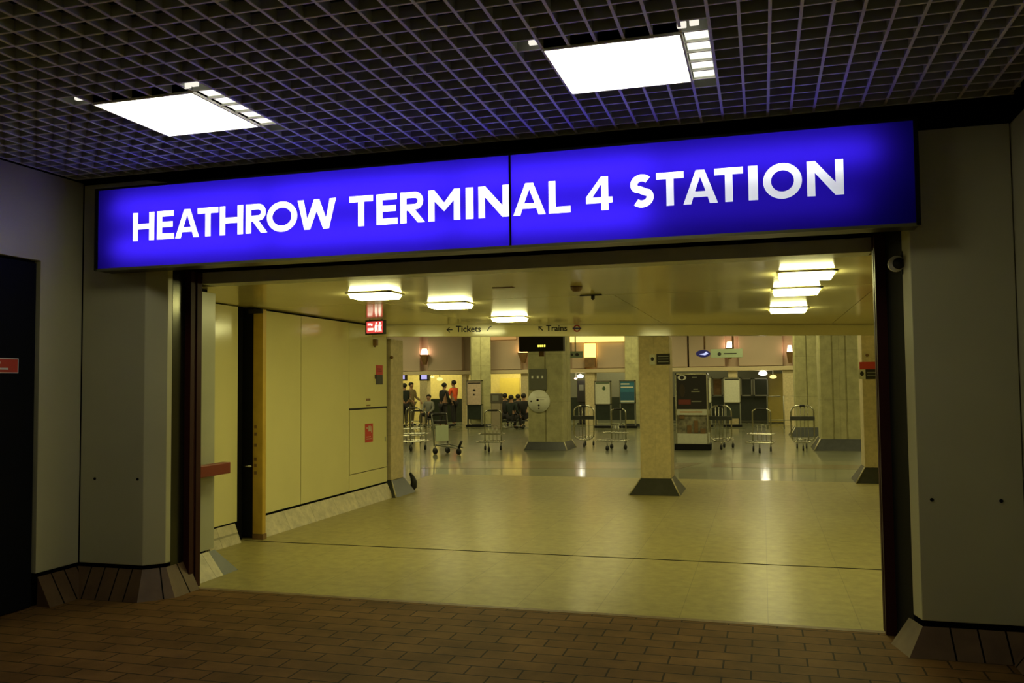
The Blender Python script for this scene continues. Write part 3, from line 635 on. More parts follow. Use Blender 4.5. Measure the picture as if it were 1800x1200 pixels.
# warm lit niche and cove
xa = at(1038, 610, YB).x
t = thing('wall_lantern', 'large warm yellow glowing wall lantern right of the hall column', 'wall light', (xa, YB, at(1038, 628, YB).z))
box((-.22, -.22, 0), (.22, -.02, .55)).build('shade', emis('amber_shade_glow', (1, .58, .12), 3.2), t, .02); box((-.2, -.2, -.4), (.2, 0, -.002)).build('bracket', M['brown'], t, .01)
xa, xb = at(1003, 600, YB).x, at(1098, 600, YB).x
o = box((xa, YB-.16, at(1038, 601, YB).z), (xb, YB-.06, at(1038, 592, YB).z+.2)).build('cove_light', emis('amber_cove_glow', (1, .64, .16), 2)); tag(o, 'long warm yellow cove light over the pink wall panels', 'light')
xa, xb = at(864, 600, YB).x, at(908, 600, YB).x
o = box((xa, YB-.12, at(885, 597, YB).z), (xb, YB-.06, at(885, 592, YB).z+.2)).build('cove_light', emis('amber_cove_glow_dim', (1, .55, .15), .5)); tag(o, 'short dim warm cove light left of the hanging display', 'light')
# ticket booths behind, left
o = struct('wall_booth', box((at(700, 700, 38).x-5, 38, 0), (at(930, 700, 38).x, 38.3, ledge_z+.3)), M['booth'])
struct('wall_shops', box((at(1000, 700, 38).x, 38, 0), (RP, 38.3, ledge_z+.3)), mat('dim_shop_wall', (.12, .12, .09), .6))
struct('wall_counter', MB().box(*px_box(745, 700, 930, 742, 36.5, .6)).box(*px_box(1002, 696, 1395, 738, 36.5, .6)), M['counter'])
o = struct('door_3', box(*px_box(879, 664, 913, 742, 37.5, .06)), mat('yellow_door_paint', (.7, .55, .12), .4))
o = struct('door_4', box(*px_box(1351, 656, 1393, 742, 36.3, .06)), mat('mustard_door_paint', (.55, .44, .10), .4))
# shop windows on the right
for k, (a, b, m) in enumerate(((1252, 1270, 'brown'), (1302, 1322, 'glassdark'), (1325, 1350, 'glassdark'))):
    wn = struct('window_%d' % (k+1), box(*px_box(a, 664, b, 696, 36.0, .05)), M[m])
    q0, q1 = px_box(a, 664, b, 696, 35.93, .04); fr_ = MB()
    fr_.box(q0, (q1[0], q1[1], q0[2]+.05)).box((q0[0], q0[1], q1[2]-.05), q1).box(q0, (q0[0]+.05, q1[1], q1[2])).box((q1[0]-.05, q0[1], q0[2]), q1).build('window_frame', M['grey'], wn)
def hanging_lamp(px, py, Y_, r, lab, m=E_GLOBE, flat=.55):
    q = at(px, py, 34.12); t = thing('pendant_lamp', lab, 'lamp', tuple(q), 0, 'bright lamps at the hall back')
    MB().ball((0, 0, 0), r, 8, (1, 1, flat)).build('globe', m, t)
    MB().cyl((0, 0, r*flat-.01), (0, 0, ledge_z-.118-q.z), .02, 6).build('stem', M['grey'], t)
hanging_lamp(1341, 656, 33.4, .16, 'bright white globe lamp right of the hanging station sign')
hanging_lamp(1359, 662, 36, .13, 'yellowish lamp over the mustard door', emis('yellow_lamp_glow', (1, .85, .25), 1.6))
hanging_lamp(1020, 661, 33.4, .13, 'white lamp right of the round-signed hall column')
hanging_lamp(1012, 665, 34.0-.5, .07, 'small pinkish lamp left of the white lamp by the hall column', emis('pale_pink_lamp_glow', (1, .6, .45), 3))
hanging_lamp(760, 662, 36.0, .09, 'small yellow lamp, the left one above the booth', emis('booth_lamp_glow', (1, .9, .3), 1.5))
hanging_lamp(773, 666, 36.5, .13, 'small yellow lamp, the right one above the booth', emis('booth_lamp_glow_soft', (1, .9, .3), 1.2))
for a, lab in ((706, 'small violet screen at the far left under the ledge'), (745, 'small violet screen above the ticket counter')):
    q = at(a, 662, 34.0); t = thing('hanging_monitor', lab, 'monitor', tuple(q), 0, 'violet screens under the ledge')
    box((-.2, 0, -.16), (.2, .15, .16)).build('case', M['ink'], t); box((-.12, -.006, -.1), (.14, 0, .09)).build('screen', E_TV, t); MB().cyl((0, .08, .16), (0, .08, ledge_z-.118-q.z), .02, 6).build('bracket', M['ink'], t)

# ------------------------------------------------------------------ columns in the hall
def fluted(px0, px1, Y_, lab, rot, base_px=None, n=4, m='hall_stone', bh=.27, bo=.17):
    xa, xb = at(px0, 700, Y_).x, at(px1, 700, Y_).x; w = (xb-xa)/2/(abs(cos(rot))+abs(sin(rot)))
    t = thing('hall_column', lab, 'column', ((xa+xb)/2, Y_+w, 0), rot)
    pts = []                                                         # square shaft with grooves on each face
    for k in range(4):
        a = k*pi/2; d = Vector((cos(a), sin(a))); nn = Vector((sin(a), -cos(a)))
        for i in range(n):
            u = -w+2*w*i/n
            if i: pts += [(d*(u-.02)+nn*w), (d*(u-.008)+nn*(w-.03)), (d*(u+.008)+nn*(w-.03)), (d*(u+.02)+nn*w)]
            else: pts += [(d*(u+.03)+nn*w)]
        pts += [(d*(w-.03)+nn*w)]
    MB().prism([tuple(p) for p in pts], bh, HALL_Z-.005).build('shaft', M[m], t)
    q = w+bo
    MB().frus([(-q, -q), (q, -q), (q, q), (-q, q)], [(-w-.01, -w-.01), (w+.01, -w-.01), (w+.01, w+.01), (-w-.01, w+.01)], 0, bh).build('base', M['slate'], t)
    ed = MB()
    for sx in (-1, 1):
        for sy in (-1, 1): ed.tube([(sx*q, sy*q, .004), (sx*(w+.012), sy*(w+.012), bh)], .016, 6)
    ed.build('base_edge', M['skirt_stone'], t)
    return t, w
ccol, cw = fluted(928, 990, 21.2, 'faceted stone hall column carrying the round pale sign', 0, n=2, bh=.2, bo=.1)
fluted(1441, 1512, 22.1, 'wide grey fluted hall column with dark base near the right shutter guide', 0, n=3)
fluted(1397, 1442, 27.5, 'grey fluted hall column behind the hoop trolley, left of the widest one', 0, n=2)
fluted(818, 861, 32.6, 'narrow brown and green hall column behind the poster stand', radians(20), n=2, bh=.1, bo=.02)
fluted(1099, 1124, 33.3, 'green hall column just left of the middle lobby column', 0, n=1, bh=.1, bo=.02)
q = at(947, 705, 21.16)
t = thing('round_sign', 'pale round sign with faint map marks on the hall column', 'sign', (q.x, 21.195, q.z))
dd = MB().tube([(0, 0, 0), (0, -.03, 0)], .285, 40).build('disc', M['disc'], t)
for x, z, r_ in ((-.2, -.0, .022), (0, -.1, .026), (0, -.18, .02)): MB().tube([(x, -.031, z), (x, -.035, z)], r_, 12).build('dot', M['ink'], dd); MB().tube([(-.03, -.031, .03), (-.03, -.035, .03)], .03, 12).build('red_dot', mat('faded_red_print', (.4, .15, .1), .5), t)
m = MB().box((-.08, -.035, .1), (.2, -.031, .108)).box((.02, -.035, .04), (.14, -.031, .048)); m.build('lines', M['grey'], t)
q = at(945, 665, 21.16); t = thing('column_board', 'dark grey notice board above the round sign on the hall column', 'notice board', (q.x, 21.195, q.z))
box((-.23, -.03, -.28), (.23, 0, .24)).build('board', mat('olive_board', (.13, .13, .09), .5), t)
m = MB()
for x in (-.16, -.02, .10): m.box((x, -.034, .0), (x+.045, -.0301, .07))
m.build('marks', M['disc'], t)

# display, hanging signs
q0, q1 = px_box(912, 592.5, 990, 618, 16.5, .16)
t = thing('train_display', 'black hanging train indicator with a short yellow lit word', 'display', ((q0[0]+q1[0])/2, 16.5, q0[2]))
w_ = (q1[0]-q0[0])/2; h_ = at(950, 591, 16.5).z+.04-q0[2]
box((-w_, 0, 0), (w_, .16, h_)).build('case', M['ink'], t, .006)
m = MB()
for i, x in enumerate((-.06, -.02, .02, .065)):
    m.box((x-.015+.01, -.006, .085), (x+.015+.01, 0, .125))
m.build('led_text', E_LED, t)
box((-.05, .03, -.1), (.05, .1, 0)).build('speaker', M['brown'], t)
for x_ in (-.6, .6): MB().cyl((w_*x_, .08, h_), (w_*x_, .08, HALL_Z-q0[2]), .015, 6).build('hanger', M['grey'], t)
q0, q1 = px_box(1223, 612.5, 1305, 629, 24.0, .1)
t = thing('hanging_sign', 'pale green hanging sign with blue lit logo end', 'sign', ((q0[0]+q1[0])/2, 24.0, q0[2]))
w_ = (q1[0]-q0[0])/2; h_ = q1[2]-q0[2]
box((-w_*.36, 0, 0), (w_, .1, h_)).build('panel', M['greensign'], t, .004)
MB().slab(arc(-w_*.68, h_*.5, w_*.31, h_*.44, 0, 360, 24)[:-1], -.01, .1).build('logo_panel', M['purpleblue'], t)
MB().slab([(-w_*.85, h_*.42), (-w_*.6, h_*.3), (-w_*.45, h_*.5), (-w_*.55, h_*.75), (-w_*.62, h_*.55)], -.016, -.0101).build('logo', E_LOGO, t)
m = MB().slab(arc(w_*.02, h_*.42, .05, .05, 0, 360, 12)[:-1], -.005, -.0001); m.box((w_*.2, -.005, h_*.4), (w_*.75, -.0001, h_*.52)); m.build('lettering', M['slate'], t)
for px in (1238, 1288): x = at(px, 600, 24).x-(q0[0]+q1[0])/2; MB().cyl((x, .05, h_), (x, .05, HALL_Z-q0[2]), .025, 6).build('hanger', M['brown'], t)
q0, q1 = px_box(998, 617, 1024, 629, 26, .08)
t = thing('hanging_sign', 'small grey-green hanging sign right of the hall column', 'sign', ((q0[0]+q1[0])/2, 26, q0[2]))
w_ = (q1[0]-q0[0])/2; h_ = q1[2]-q0[2]; box((-w_, 0, 0), (w_, .08, h_)).build('panel', mat('grey_green_sign', (.2, .24, .15), .5), t)
MB().slab(arc(.06, h_*.5, .06, .05, 0, 360, 12)[:-1], -.006, -.0001).slab(arc(-.1, h_*.5, .04, .04, 0, 360, 12)[:-1], -.006, -.0001).build('symbols', M['ink'], t)
MB().cyl((0, .04, h_), (0, .04, HALL_Z-q0[2]), .02, 6).build('hanger', M['grey'], t)

# ------------------------------------------------------------------ poster stands
def stand(px0, px1, ytop, ybot, yfoot, face, lab, foot='black', band=None, cat='poster stand'):
    Y_ = gnd((px0+px1)/2, yfoot).y; a, b = at(px0, ybot, Y_), at(px1, ytop, Y_); cx = (a.x+b.x)/2; w_ = (b.x-a.x)/2
    t = thing('poster_stand', lab, cat, (cx, Y_+.12, 0), 0, 'poster stands about the hall')
    z0, z1 = a.z, b.z; dz = z1-z0
    MB().box((-w_, -.10, z0), (-w_+.03, .10, z1)).box((w_-.03, -.10, z0), (w_, .10, z1)).box((-w_, -.10, z1-.035), (w_, .10, z1)).box((-w_, -.10, z0), (w_, .10, z0+.03)).build('frame', M['chrome'], t)
    po_ = box((-w_+.03, -.085, z0+.03), (w_-.03, .085, z1-.035)).build('poster', M[face], t)
    for s_ in (-1, 1): MB().box((s_*w_, -.07, .08), (s_*(w_-.04), .07, z0)).build('leg', M['grey'], t)
    box((-w_+.041, -.05, .3), (w_-.041, .05, z0-.001)).build('lower_panel', M['counter'], t)
    box((-w_-.03, -.14, 0), (w_+.03, .14, .08)).build('foot', M[foot], t, .01)
    return po_, w_, z0, z1
t, w_, z0, z1 = stand(820, 846, 668, 712, 750, 'poster_pink', 'pale pink poster stand with two dark marks near the left hall column')
MB().slab(arc(.0, z0+.60*(z1-z0), .06, .045, 0, 360, 14)[:-1], -.089, -.0851).slab(arc(-.01, z0+.42*(z1-z0), .04, .035, 0, 360, 12)[:-1], -.089, -.0851).box((-w_+.05, -.089, z1-.13), (w_-.05, -.0851, z1-.09)).build('print', M['ink'], t)
t, w_, z0, z1 = stand(1045, 1073, 669, 711, 752, 'poster_white', 'pale green map poster stand right of the hall column')
MB().slab(arc(.05, z0+.68*(z1-z0), .06, .08, 0, 360, 12)[:-1], -.089, -.0851).box((-w_+.05, -.089, z1-.1), (w_-.05, -.0851, z1-.06)).build('print', mat('green_print', (.05, .1, .04), .5), t)
t, w_, z0, z1 = stand(1089, 1116, 668, 709, 752, 'poster_blue', 'blue poster stand beside the green hall column')
for a_, b_ in (((-w_+.05, z1-.16), (.08, z1-.11)), ((-w_+.05, z1-.28), (w_-.07, z1-.23)), ((-w_+.04, z0+.05), (w_-.04, z0+.11))): box((a_[0], -.089, a_[1]), (b_[0], -.0851, b_[1])).build('print', M['poster_white'], t)
box((-w_+.04, -.0885, z0+.13), (w_-.04, -.0851, z0+.42)).build('blue_band', M['poster_blue_dark'], t)
t, w_, z0, z1 = stand(1272, 1301, 663, 708, 750, 'poster_white', 'pale timetable poster stand under the hanging station sign')
MB().box((-w_+.05, -.089, z1-.09), (w_-.05, -.0851, z1-.05)).build('print', M['ink'], t)
t, w_, z0, z1 = stand(1238, 1250, 662, 708, 750, 'poster_white', 'narrow pale poster stand just behind the black poster kiosk')
MB().box((-.05, -.089, z1-.13), (.06, -.0851, z1-.06)).build('print', M['ink'], t)
# big poster kiosk
YK = gnd(1215, 791).y; a, b = at(1188.5, 782, YK), at(1243, 655, YK); w_ = (b.x-a.x)/2; zt_ = b.z
t = thing('poster_kiosk', 'tall display case with a black eye poster above a glass cabinet', 'display case', ((a.x+b.x)/2, YK+.3, 0))
zz = lambda y: at(1215, y, YK).z
fr_ = MB()
for s in (-1, 1): fr_.box((s*w_-.03 if s > 0 else -w_, -.28, .14), (w_ if s > 0 else -w_+.03, -.22, zt_)); fr_.box((s*w_-.03 if s > 0 else -w_, .2, .14), (w_ if s > 0 else -w_+.03, .26, zt_))
fr_.box((-w_, -.28, zt_-.04), (w_, .26, zt_)); fr_.build('frame', M['chrome'], t)
po = box((-w_+.03, -.26, zz(719)), (w_-.03, -.23, zt_-.04)).build('poster', M['ink'], t); h_ = zt_-zz(719); zc = zt_-.11
po_o = curve_fill('eye_ring', [arc(0,0,.105,.065,0,360,28)[:-1], arc(0,0,.05,.048,0,360,20)[:-1]], M['white'], po, .001, facing(-w_+.17, -.263, zc))
MB().box((.02, -.264, zc-.01), (.14, -.2601, zc+.015)).box((.0, -.264, zc-.36), (.2, -.2601, zc-.33)).box((.05, -.264, zc-.30), (.16, -.2601, zc-.28)).box((.0, -.264, zc-.60), (.24, -.2601, zc-.57)).build('print', M['grey'], po)
MB().box((-w_+.07, -.264, zc-.66), (-.02, -.2601, zc-.54)).build('red_print', mat('dark_red_print', (.18, .03, .02), .5), po)
MB().slab(arc(-w_+.17, zc-.32, .07, .16, 0, 360, 16)[:-1], -.264, -.2601).build('bottle_print', mat('dark_brown_print', (.035, .02, .008), .4), po)
box((-w_+.03, -.27, zz(729)), (w_-.03, -.22, zz(719)-.002)).build('caption_strip', M['poster_white'], t); box((-w_+.1, -.274, zz(725)), (w_-.14, -.2701, zz(723))).build('caption', mat('faded_orange_print', (.5, .25, .1), .5), t)
box((-w_+.031, -.2, zz(762)), (w_-.031, .2, zz(729)-.01)).build('cabinet_interior', mat('cabinet_interior', (.22, .20, .13), .6, var=.6, vs=9), t)
m = MB()
for x, z, ww, hh in ((-.3, .36, .12, .1), (-.12, .0, .1, .2), (.05, .02, .09, .3), (.2, .0, .12, .12)): m.box((x, -.24, zz(762)+z), (x+ww, -.2001, zz(762)+z+hh))
m.build('goods', M['brown'], t)
box((-w_, -.27, .15), (w_, .25, zz(762)-.002)).build('lower_cabinet', M['poster_white'], t, .005)
box((-w_-.04, -.31, 0), (w_+.05, .3, .148)).build('plinth', M['black'], t, .01)
# pay station
YK = gnd(1021, 746).y; a, b = at(1014, 700, YK), at(1029, 668, YK); w_ = (b.x-a.x)/2
t = thing('ticket_machine', 'dark upright machine with a small grey screen right of the hall column', 'machine', ((a.x+b.x)/2, YK+.2, 0))
box((-w_, -.15, .9), (w_, .15, b.z)).build('head', M['ink'], t, .02); box((-.09, -.157, b.z-.42), (.09, -.151, b.z-.18)).build('screen', M['grey'], t); box((-.11, -.1, .06), (.11, .1, .9)).build('stem', M['ink'], t); box((-w_, -.18, 0), (w_, .18, .06)).build('foot', M['black'], t)
YK = 31.0; a = at(873, 700, YK); t = thing('ticket_machine', 'low grey machine with dark screen near the yellow door', 'machine', (a.x, YK, 0))
box((-.2, -.15, .95), (.2, .15, 1.32)).build('head', mat('brown_grey_case', (.09, .08, .06), .5), t, .02); box((-.12, -.158, 1.05), (.12, -.151, 1.25)).build('screen', M['grey'], t); box((-.17, -.14, 0), (.17, .14, .95)).build('body', mat('warm_grey_case', (.3, .25, .17), .5), t, .01)

# ------------------------------------------------------------------ luggage trolleys
def rloop(w, h, r, n=5, x0=0, z0=0):
    P = []
    for cx, cz, a0 in ((w-r, h-r, 0), (-w+r, h-r, 90), (-w+r, r, 180), (w-r, r, 270)):
        P += [(cx+r*cos(radians(a0+90*i/n)), cz+r*sin(radians(a0+90*i/n))) for i in range(n+1)]
    return P
def castor(t, x, y, top, m, r=.06):
    f_ = MB().cyl((x, y, top), (x, y, r+.01), .014, 8).build('castor_fork', m, t)
    MB().tube([(x-.018, y, r), (x+.018, y, r)], r, 14).build('wheel', M['rubber'], f_)
def wheel(t, x, y, r=.06):
    MB().tube([(x-.018, y, r), (x+.018, y, r)], r, 14).build('wheel', M['rubber'], t); return t
def shelf_trolley(lab, loc, rz):
    t = thing('luggage_trolley', lab, 'luggage trolley', loc, rz, 'steel luggage trolleys parked across the hall')
    w = .21
    pts = [(-w, 0, .16), (-w, 0, .6)]+[(-w+.09-.09*cos(radians(a)), 0, .91+.09*sin(radians(a))) for a in range(0, 91, 18)]+[(w-.09+.09*sin(radians(a)), 0, .91+.09*cos(radians(a))) for a in range(0, 91, 18)]+[(w, 0, .6), (w, 0, .16)]
    MB().tube(pts, .018, 8).build('handle_frame', M['chrome'], t)
    m = MB()
    for x in (-.1, 0, .1): m.cyl((x, 0, .26), (x, 0, .62), .007, 6)
    m.cyl((-w, 0, .62), (w, 0, .62), .009, 6); m.build('back_bars', M['chrome'], t)
    for z, dp in ((.42, .34), (.24, .62)):
        m = MB(); m.tube([(x, -dp/2+y, z) for x, y in rloop(.31, dp, .06, 4, 0, 0)] if 0 else [(x, y-dp, z) for x, y in [(p, q) for p, q in rloop(.31, dp, .06)]], .014, 6, True)
        for x in (-.2, -.1, 0, .1, .2): m.cyl((x, -dp, z), (x, 0, z), .006, 6)
        m.build('shelf', M['chrome'], t)
    for x, y in ((-.2, -.02), (.2, -.02), (0, -.55)): castor(t, x, y, .24, M['grey'])
    MB().tube([(-.12, 0, 1.0), (.12, 0, 1.0)], .024, 8).build('handle_grip', M['rubber'], t)
    return t
def hoop_trolley(lab, loc, rz):
    t = thing('luggage_trolley', lab, 'luggage trolley', loc, rz, 'hoop fronted luggage trolleys')
    w = .26
    MB().tube([(x, 0, z+.2) for x, z in rloop(w, .87, .16, 6)], .018, 8, True).build('hoop', M['chrome'], t)
    m = MB()
    for x in (-.13, -.045, .045, .13): m.cyl((x, 0, .215), (x, 0, 1.05), .009, 6)
    m.build('back_bars', M['chrome'], t)
    box((-w-.02, -.025, .72), (w+.02, .02, .82)).build('bumper_band', M['slate'], t, .008)
    MB().tube([(-.06, 0, 1.072), (.06, 0, 1.072)], .026, 8).build('handle_grip', M['rubber'], t)
    MB().cyl((-.2, 0, .25), (-.12, .75, .24), .014, 8).cyl((.2, 0, .25), (.12, .75, .24), .014, 8).cyl((-.12, .75, .24), (.12, .75, .24), .014, 8).cyl((-.17, .3, .245), (.17, .3, .245), .01, 8).build('chassis', M['chrome'], t)
    for x, y in ((0, 0), (-.11, .72), (.11, .72)): castor(t, x, y, .22, M['chrome'])
    return t
g = gnd(735, 790); shelf_trolley('steel shelf trolley farthest left, beside the left lobby column', (g.x, g.y, 0), radians(4))
g = gnd(714, 780); shelf_trolley('steel shelf trolley half hidden by the left lobby column', (g.x+.05, g.y+.4, 0), radians(20))
g = gnd(867, 791); shelf_trolley('steel shelf trolley between the white-panel trolley and the hall column', (g.x, g.y, 0), radians(6))
g = gnd(1088, 789); shelf_trolley('steel shelf trolley left of the middle lobby column', (g.x, g.y, 0), radians(-22))
g = gnd(1340, 793); shelf_trolley('steel shelf trolley standing under the white globe lamp', (g.x, g.y, 0), radians(-6))
g = gnd(1027, 786); hoop_trolley('steel hoop trolley just right of the round-signed hall column', (g.x, g.y, 0), 0)
g = gnd(1268, 790); hoop_trolley('steel hoop trolley right of the black poster kiosk', (g.x, g.y, 0), radians(-12))
g = gnd(1412, 792); hoop_trolley('oval hoop trolley with dark band before the grey fluted column', (g.x, g.y, 0), 0)
# the trolley with a white panel, seen from its side
g = gnd(777, 797)
t = thing('luggage_trolley', 'small luggage trolley with a pale green-white back panel', 'luggage trolley', (g.x, g.y, 0), radians(90-8))
# local: x across, y points away from the handle (forward = -y)
box((-.2, -.02, .30), (.2, .01, .68)).build('back_panel', mat('pale_green_panel', (.55, .62, .42), .5), t, .01)
MB().tube([(-.22, .03, .2), (-.23, .06, .72), (-.24, .10, .95), (.24, .10, .95), (.23, .06, .72), (.22, .03, .2)], .017, 8).build('handle_frame', M['grey'], t)
MB().tube([(-.2, .1, .95), (.2, .1, .95)], .035, 8).build('handle_grip', M['rubber'], t); box((-.18, .0, .72), (.18, .12, .80)).build('basket', M['ink'], t, .01)
MB().cyl((-.2, 0, .22), (-.1, -.62, .17), .018, 8).cyl((.2, 0, .22), (.1, -.62, .17), .018, 8).cyl((-.2, 0, .22), (.2, 0, .22), .018, 8).build('chassis', M['grey'], t)
MB().tube([(0, -.6, .16), (0, -.66, .26), (0, -.7, .33)], .03, 8).build('front_stop', M['rubber'], t)
for x, y in ((-.2, .02), (.2, .02), (0, -.6)): castor(t, x, y, .2, M['grey'], .075)
t.rotation_euler = (0, 0, radians(62))
# folding rail of dark hoops at the right back
q = at(1372, 697, 32.0); t = thing('crowd_barrier', 'dark square railing standing before the mustard door', 'barrier', (q.x, 32.0, 0))
zr = at(1372, 696, 32).z
m = MB().tube([(-.45, 0, 0), (-.45, 0, zr), (.0, 0, zr)], .022, 6).tube([(.1, 0, 0), (.1, 0, zr), (.5, 0, zr), (.5, 0, 0)], .022, 6).cyl((-.45, 0, .3), (.5, 0, .3), .018, 6); m.build('rail', M['grey'], t)

# ------------------------------------------------------------------ people
def skin_mesh(name, nodes, edges, m, parent, sub=1, root=0):
    bm = bmesh.new(); ly = bm.verts.layers.skin.verify(); vs = []
    for i, (p, r_) in enumerate(nodes):
        v = bm.verts.new(p); rr_ = r_ if isinstance(r_, tuple) else (r_, r_); v[ly].radius = rr_; v[ly].use_root = (i == root); vs.append(v)
    for a, b in edges: bm.edges.new((vs[a], vs[b]))
    me = bpy.data.meshes.new(name); bm.to_mesh(me); bm.free(); me.materials.append(m)
    o = bpy.data.objects.new(name, me); COL.objects.link(o); o.parent = parent
    s = o.modifiers.new('skin', 'SKIN'); s.use_smooth_shade = True; s.branch_smoothing = .3
    if sub: q_ = o.modifiers.new('sub', 'SUBSURF'); q_.levels = sub; q_.render_levels = sub
    return o
def person(lab, loc, rz, coat, legs, H=1.72, arms=((.04, .28), (.04, .22)), seated=False, lean=0, group='people in the hall', vest=None, hairm=None):
    t = thing('person', lab, 'person', loc, rz, group); k = H/1.72
    V = lambda x, y, z: (x*k, y*k, z*k)
    dz = -.45 if seated else 0
    ly = lambda z: lean*(z-.95)                                       # forward lean of the torso
    B = [(V(0, 0, .95+dz), .13*k), (V(0, ly(1.15), 1.15+dz), .12*k), (V(0, ly(1.36), 1.36+dz), .14*k), (V(0, ly(1.48), 1.48+dz), .055*k), (V(0, ly(1.55)+.01, 1.55+dz), .062*k), (V(0, ly(1.62)+.02, 1.62+dz), .088*k), (V(0, ly(1.7)+.01, 1.69+dz), .062*k)]
    Ed = [(i, i+1) for i in range(6)]
    B += [(V(0, ly(1.6)+.118, 1.605+dz), .013*k)]; Ed += [(5, 7)]     # nose
    B += [(V(-.095, ly(1.6)+.01, 1.61+dz), .016*k), (V(.095, ly(1.6)+.01, 1.61+dz), .016*k)]; Ed += [(5, 8), (5, 9)]
    coatN = [(V(0, 0, .90+dz), .155*k), (V(0, ly(1.15), 1.15+dz), .14*k), (V(0, ly(1.34), 1.34+dz), .165*k), (V(0, ly(1.45), 1.455+dz), .075*k)]; coatE = [(0, 1), (1, 2), (2, 3)]
    legN = [(V(0, 0, .93+dz), .14*k)]; legE = []
    for s, (fy, ey) in zip((-1, 1), arms):
        n = len(B); sh = V(s*.185, ly(1.42), 1.42+dz); el = V(s*.235, ly(1.2)+fy, 1.14+dz); wr = V(s*.2, ly(1.0)+fy+ey, 1.0+dz)
        ha = V(s*.195, ly(1.0)+fy+ey+.05, .955+dz)
        B += [(sh, .055*k), (el, .042*k), (wr, .028*k), (ha, (.034*k, .016*k))]; Ed += [(2, n), (n, n+1), (n+1, n+2), (n+2, n+3)]
        for fi, (fx, fl_) in enumerate(((-.027, .075), (-.009, .085), (.009, .08), (.027, .062))):
            q_ = len(B); B += [(V(ha[0]/k+fx, ha[1]/k+.02, ha[2]/k-.035), .0085*k), (V(ha[0]/k+fx*1.1, ha[1]/k+.015, ha[2]/k-.035-fl_*.7), .007*k)]; Ed += [(n+3, q_), (q_, q_+1)]
        q_ = len(B); B += [(V(wr[0]/k-s*.035, wr[1]/k+.045, wr[2]/k-.045), .009*k)]; Ed += [(n+2, q_)]
        n = len(coatN); coatN += [(V(s*.185, ly(1.4), 1.41+dz), .07*k), (el, .056*k), (tuple(a+(b-a)*.93 for a, b in zip(el, wr)), .042*k)]; coatE += [(2, n), (n, n+1), (n+1, n+2)]
        n = len(B)
        if seated: hp, kn, an, to = V(s*.1, .02, .9+dz), V(s*.13, .42, .92+dz), V(s*.13, .42, .08), V(s*.14, .58, .035)
        else: hp, kn, an, to = V(s*.095, 0, .86), V(s*.11, .02+.03*s, .49), V(s*.12, -.01+.05*s, .09), V(s*.14, .14+.05*s, .035)
        B += [(hp, .085*k), (kn, .055*k), (an, .036*k), (to, .036*k)]; Ed += [(0, n), (n, n+1), (n+1, n+2), (n+2, n+3)]
        n = len(legN); legN += [(hp, .105*k), (kn, .072*k), (tuple(a+(b-a)*.94 for a, b in zip(kn, an)), .058*k)]; legE += [(0, n), (n, n+1), (n+1, n+2)]
        MB().tube([V(an[0]/k, an[1]/k-.05, .05), V(an[0]/k, an[1]/k+.02, .06), to, V(to[0]/k, to[1]/k+.07, .03)], [.035*k, .05*k, .045*k, .02*k], 8).build('shoe', M['rubber'], t)
    skin_mesh('body', B, Ed, M['skin'], t); skin_mesh('jacket', coatN, coatE, coat, t); skin_mesh('trousers', legN, legE, legs, t)
    hc = V(0, ly(1.66)-.005, 1.655+dz); m = MB().ball(hc, .108*k, 8, (.95, 1.02, .88))
    m.v = [v if not (v[1] > hc[1]+.045*k and v[2] < hc[2]+.035*k) else (v[0], hc[1]+.045*k, v[2]) for v in m.v]; m.build('hair', hairm or M['hair'], t)
    MB().ball(V(-.034, ly(1.62)+.104, 1.635+dz), .011*k, 4).ball(V(.034, ly(1.62)+.104, 1.635+dz), .011*k, 4).build('eyes', M['ink'], t)
    MB().ball(V(0, ly(1.6)+.098, 1.565+dz), .02*k, 4, (1.2, .4, .35)).build('mouth', mat('lips', (.25, .08, .06), .6) if 'lips' not in M else M['lips'], t)
    if vest: skin_mesh('hi_vis_vest', [(V(0, 0, .88), .17*k), (V(0, ly(1.15), 1.15), .155*k), (V(0, ly(1.36), 1.36), .18*k), (V(0, ly(1.44), 1.45), .085*k), (V(-.17, ly(1.4), 1.41), .078*k), (V(.17, ly(1.4), 1.41), .078*k)], [(0, 1), (1, 2), (2, 3), (2, 4), (2, 5)], vest, t)
    return t
M['lips'] = mat('lips', (.25, .08, .06), .6)
cl = lambda n, c: mat(n, c, .8, var=.15, vs=12)
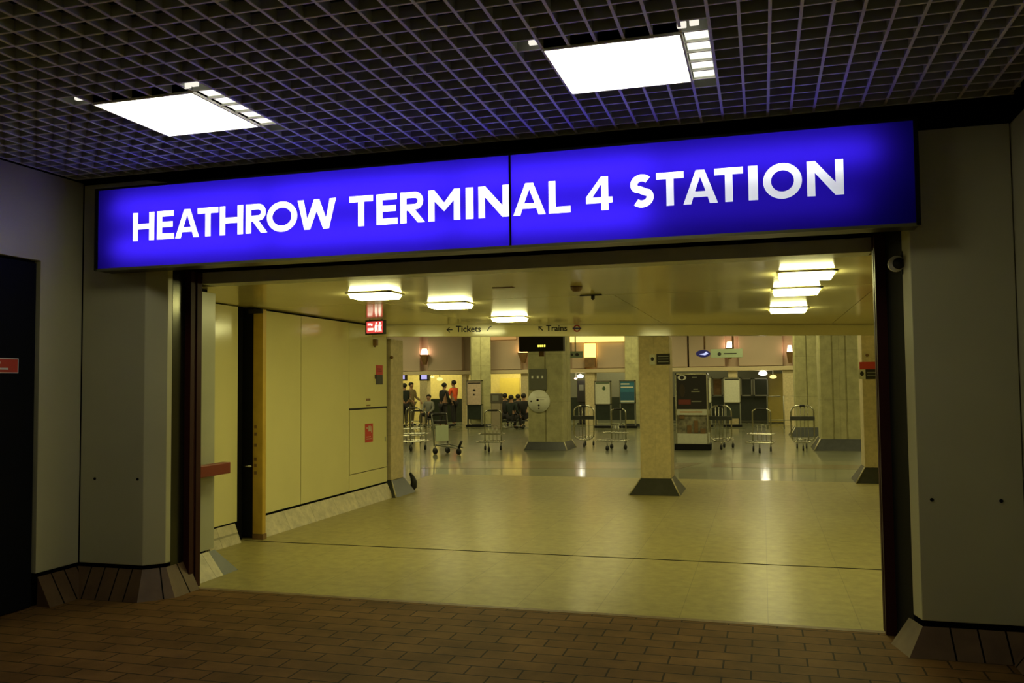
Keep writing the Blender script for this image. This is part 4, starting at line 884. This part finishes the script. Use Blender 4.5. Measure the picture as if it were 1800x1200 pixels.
black_c, navy_c, khaki_c, grey_c, trou = cl('black_cloth', (.012, .012, .014)), cl('dark_teal_cloth', (.012, .02, .018)), cl('khaki_cloth', (.22, .17, .08)), cl('grey_cloth', (.20, .20, .17)), cl('dark_trousers', (.015, .013, .015))
vest = cl('orange_hi_vis', (1.0, .13, .04))
def pp(px, foot): g_ = gnd(px, foot); return (g_.x, g_.y, 0)
person('person in dark jacket at the far left beside the lobby column', pp(711, 750), radians(60), navy_c, trou, 1.72)
person('person in khaki jacket, second from the left of the hall', pp(723, 748), radians(-110), khaki_c, cl('olive_trousers', (.12, .10, .05)), 1.76)
person('person in grey top seated at the ticket counter', pp(754, 748), radians(170), grey_c, trou, 1.7, seated=True)
person('person in long black coat left of the orange vest', pp(779, 752), radians(-30), black_c, trou, 1.72, lean=.1)
person('person in bright orange vest and dark trousers with one arm out', pp(798, 748.5), radians(75), vest, trou, 1.82, arms=((.10, .24), (.04, .2)))
person('person in black seated, leftmost of four by the yellow door', pp(888, 750), radians(20), black_c, trou, 1.74, seated=True)
person('person in black seated, second of four by the yellow door', pp(899, 754), radians(-20), navy_c, trou, 1.68, seated=True)
person('person in black seated, third of four by the yellow door', pp(911, 748.5), radians(20), black_c, trou, 1.68, seated=True)
person('person in black seated nearest the hall column, fourth of four', pp(921, 752), radians(0), black_c, trou, 1.74, seated=True)
SEATED = [(754, 748, 170, 'under the person in grey at the ticket counter'), (888, 750, 20, 'under the leftmost of four seated people'), (899, 754, -20, 'under the second of four seated people'),
          (911, 748.5, 20, 'under the third of four seated people'), (921, 752, 0, 'under the fourth seated person, nearest the hall column')]
for px, ft, rz, lab in SEATED:
    p_ = pp(px, ft)
    t = thing('stool', 'small dark round stool '+lab, 'stool', p_, radians(rz), 'stools under the seated people')
    MB().lathe([(.15, .255), (.16, .27), (.16, .285), (.14, .295)], (0, 0, 0), 20).build('seat', M['slate'], t)
    MB().cyl((0, 0, .03), (0, 0, .255), .025, 10).build('pedestal', M['grey'], t); MB().lathe([(.16, 0), (.16, .015), (.03, .035)], (0, 0, 0), 20).build('foot', M['grey'], t)
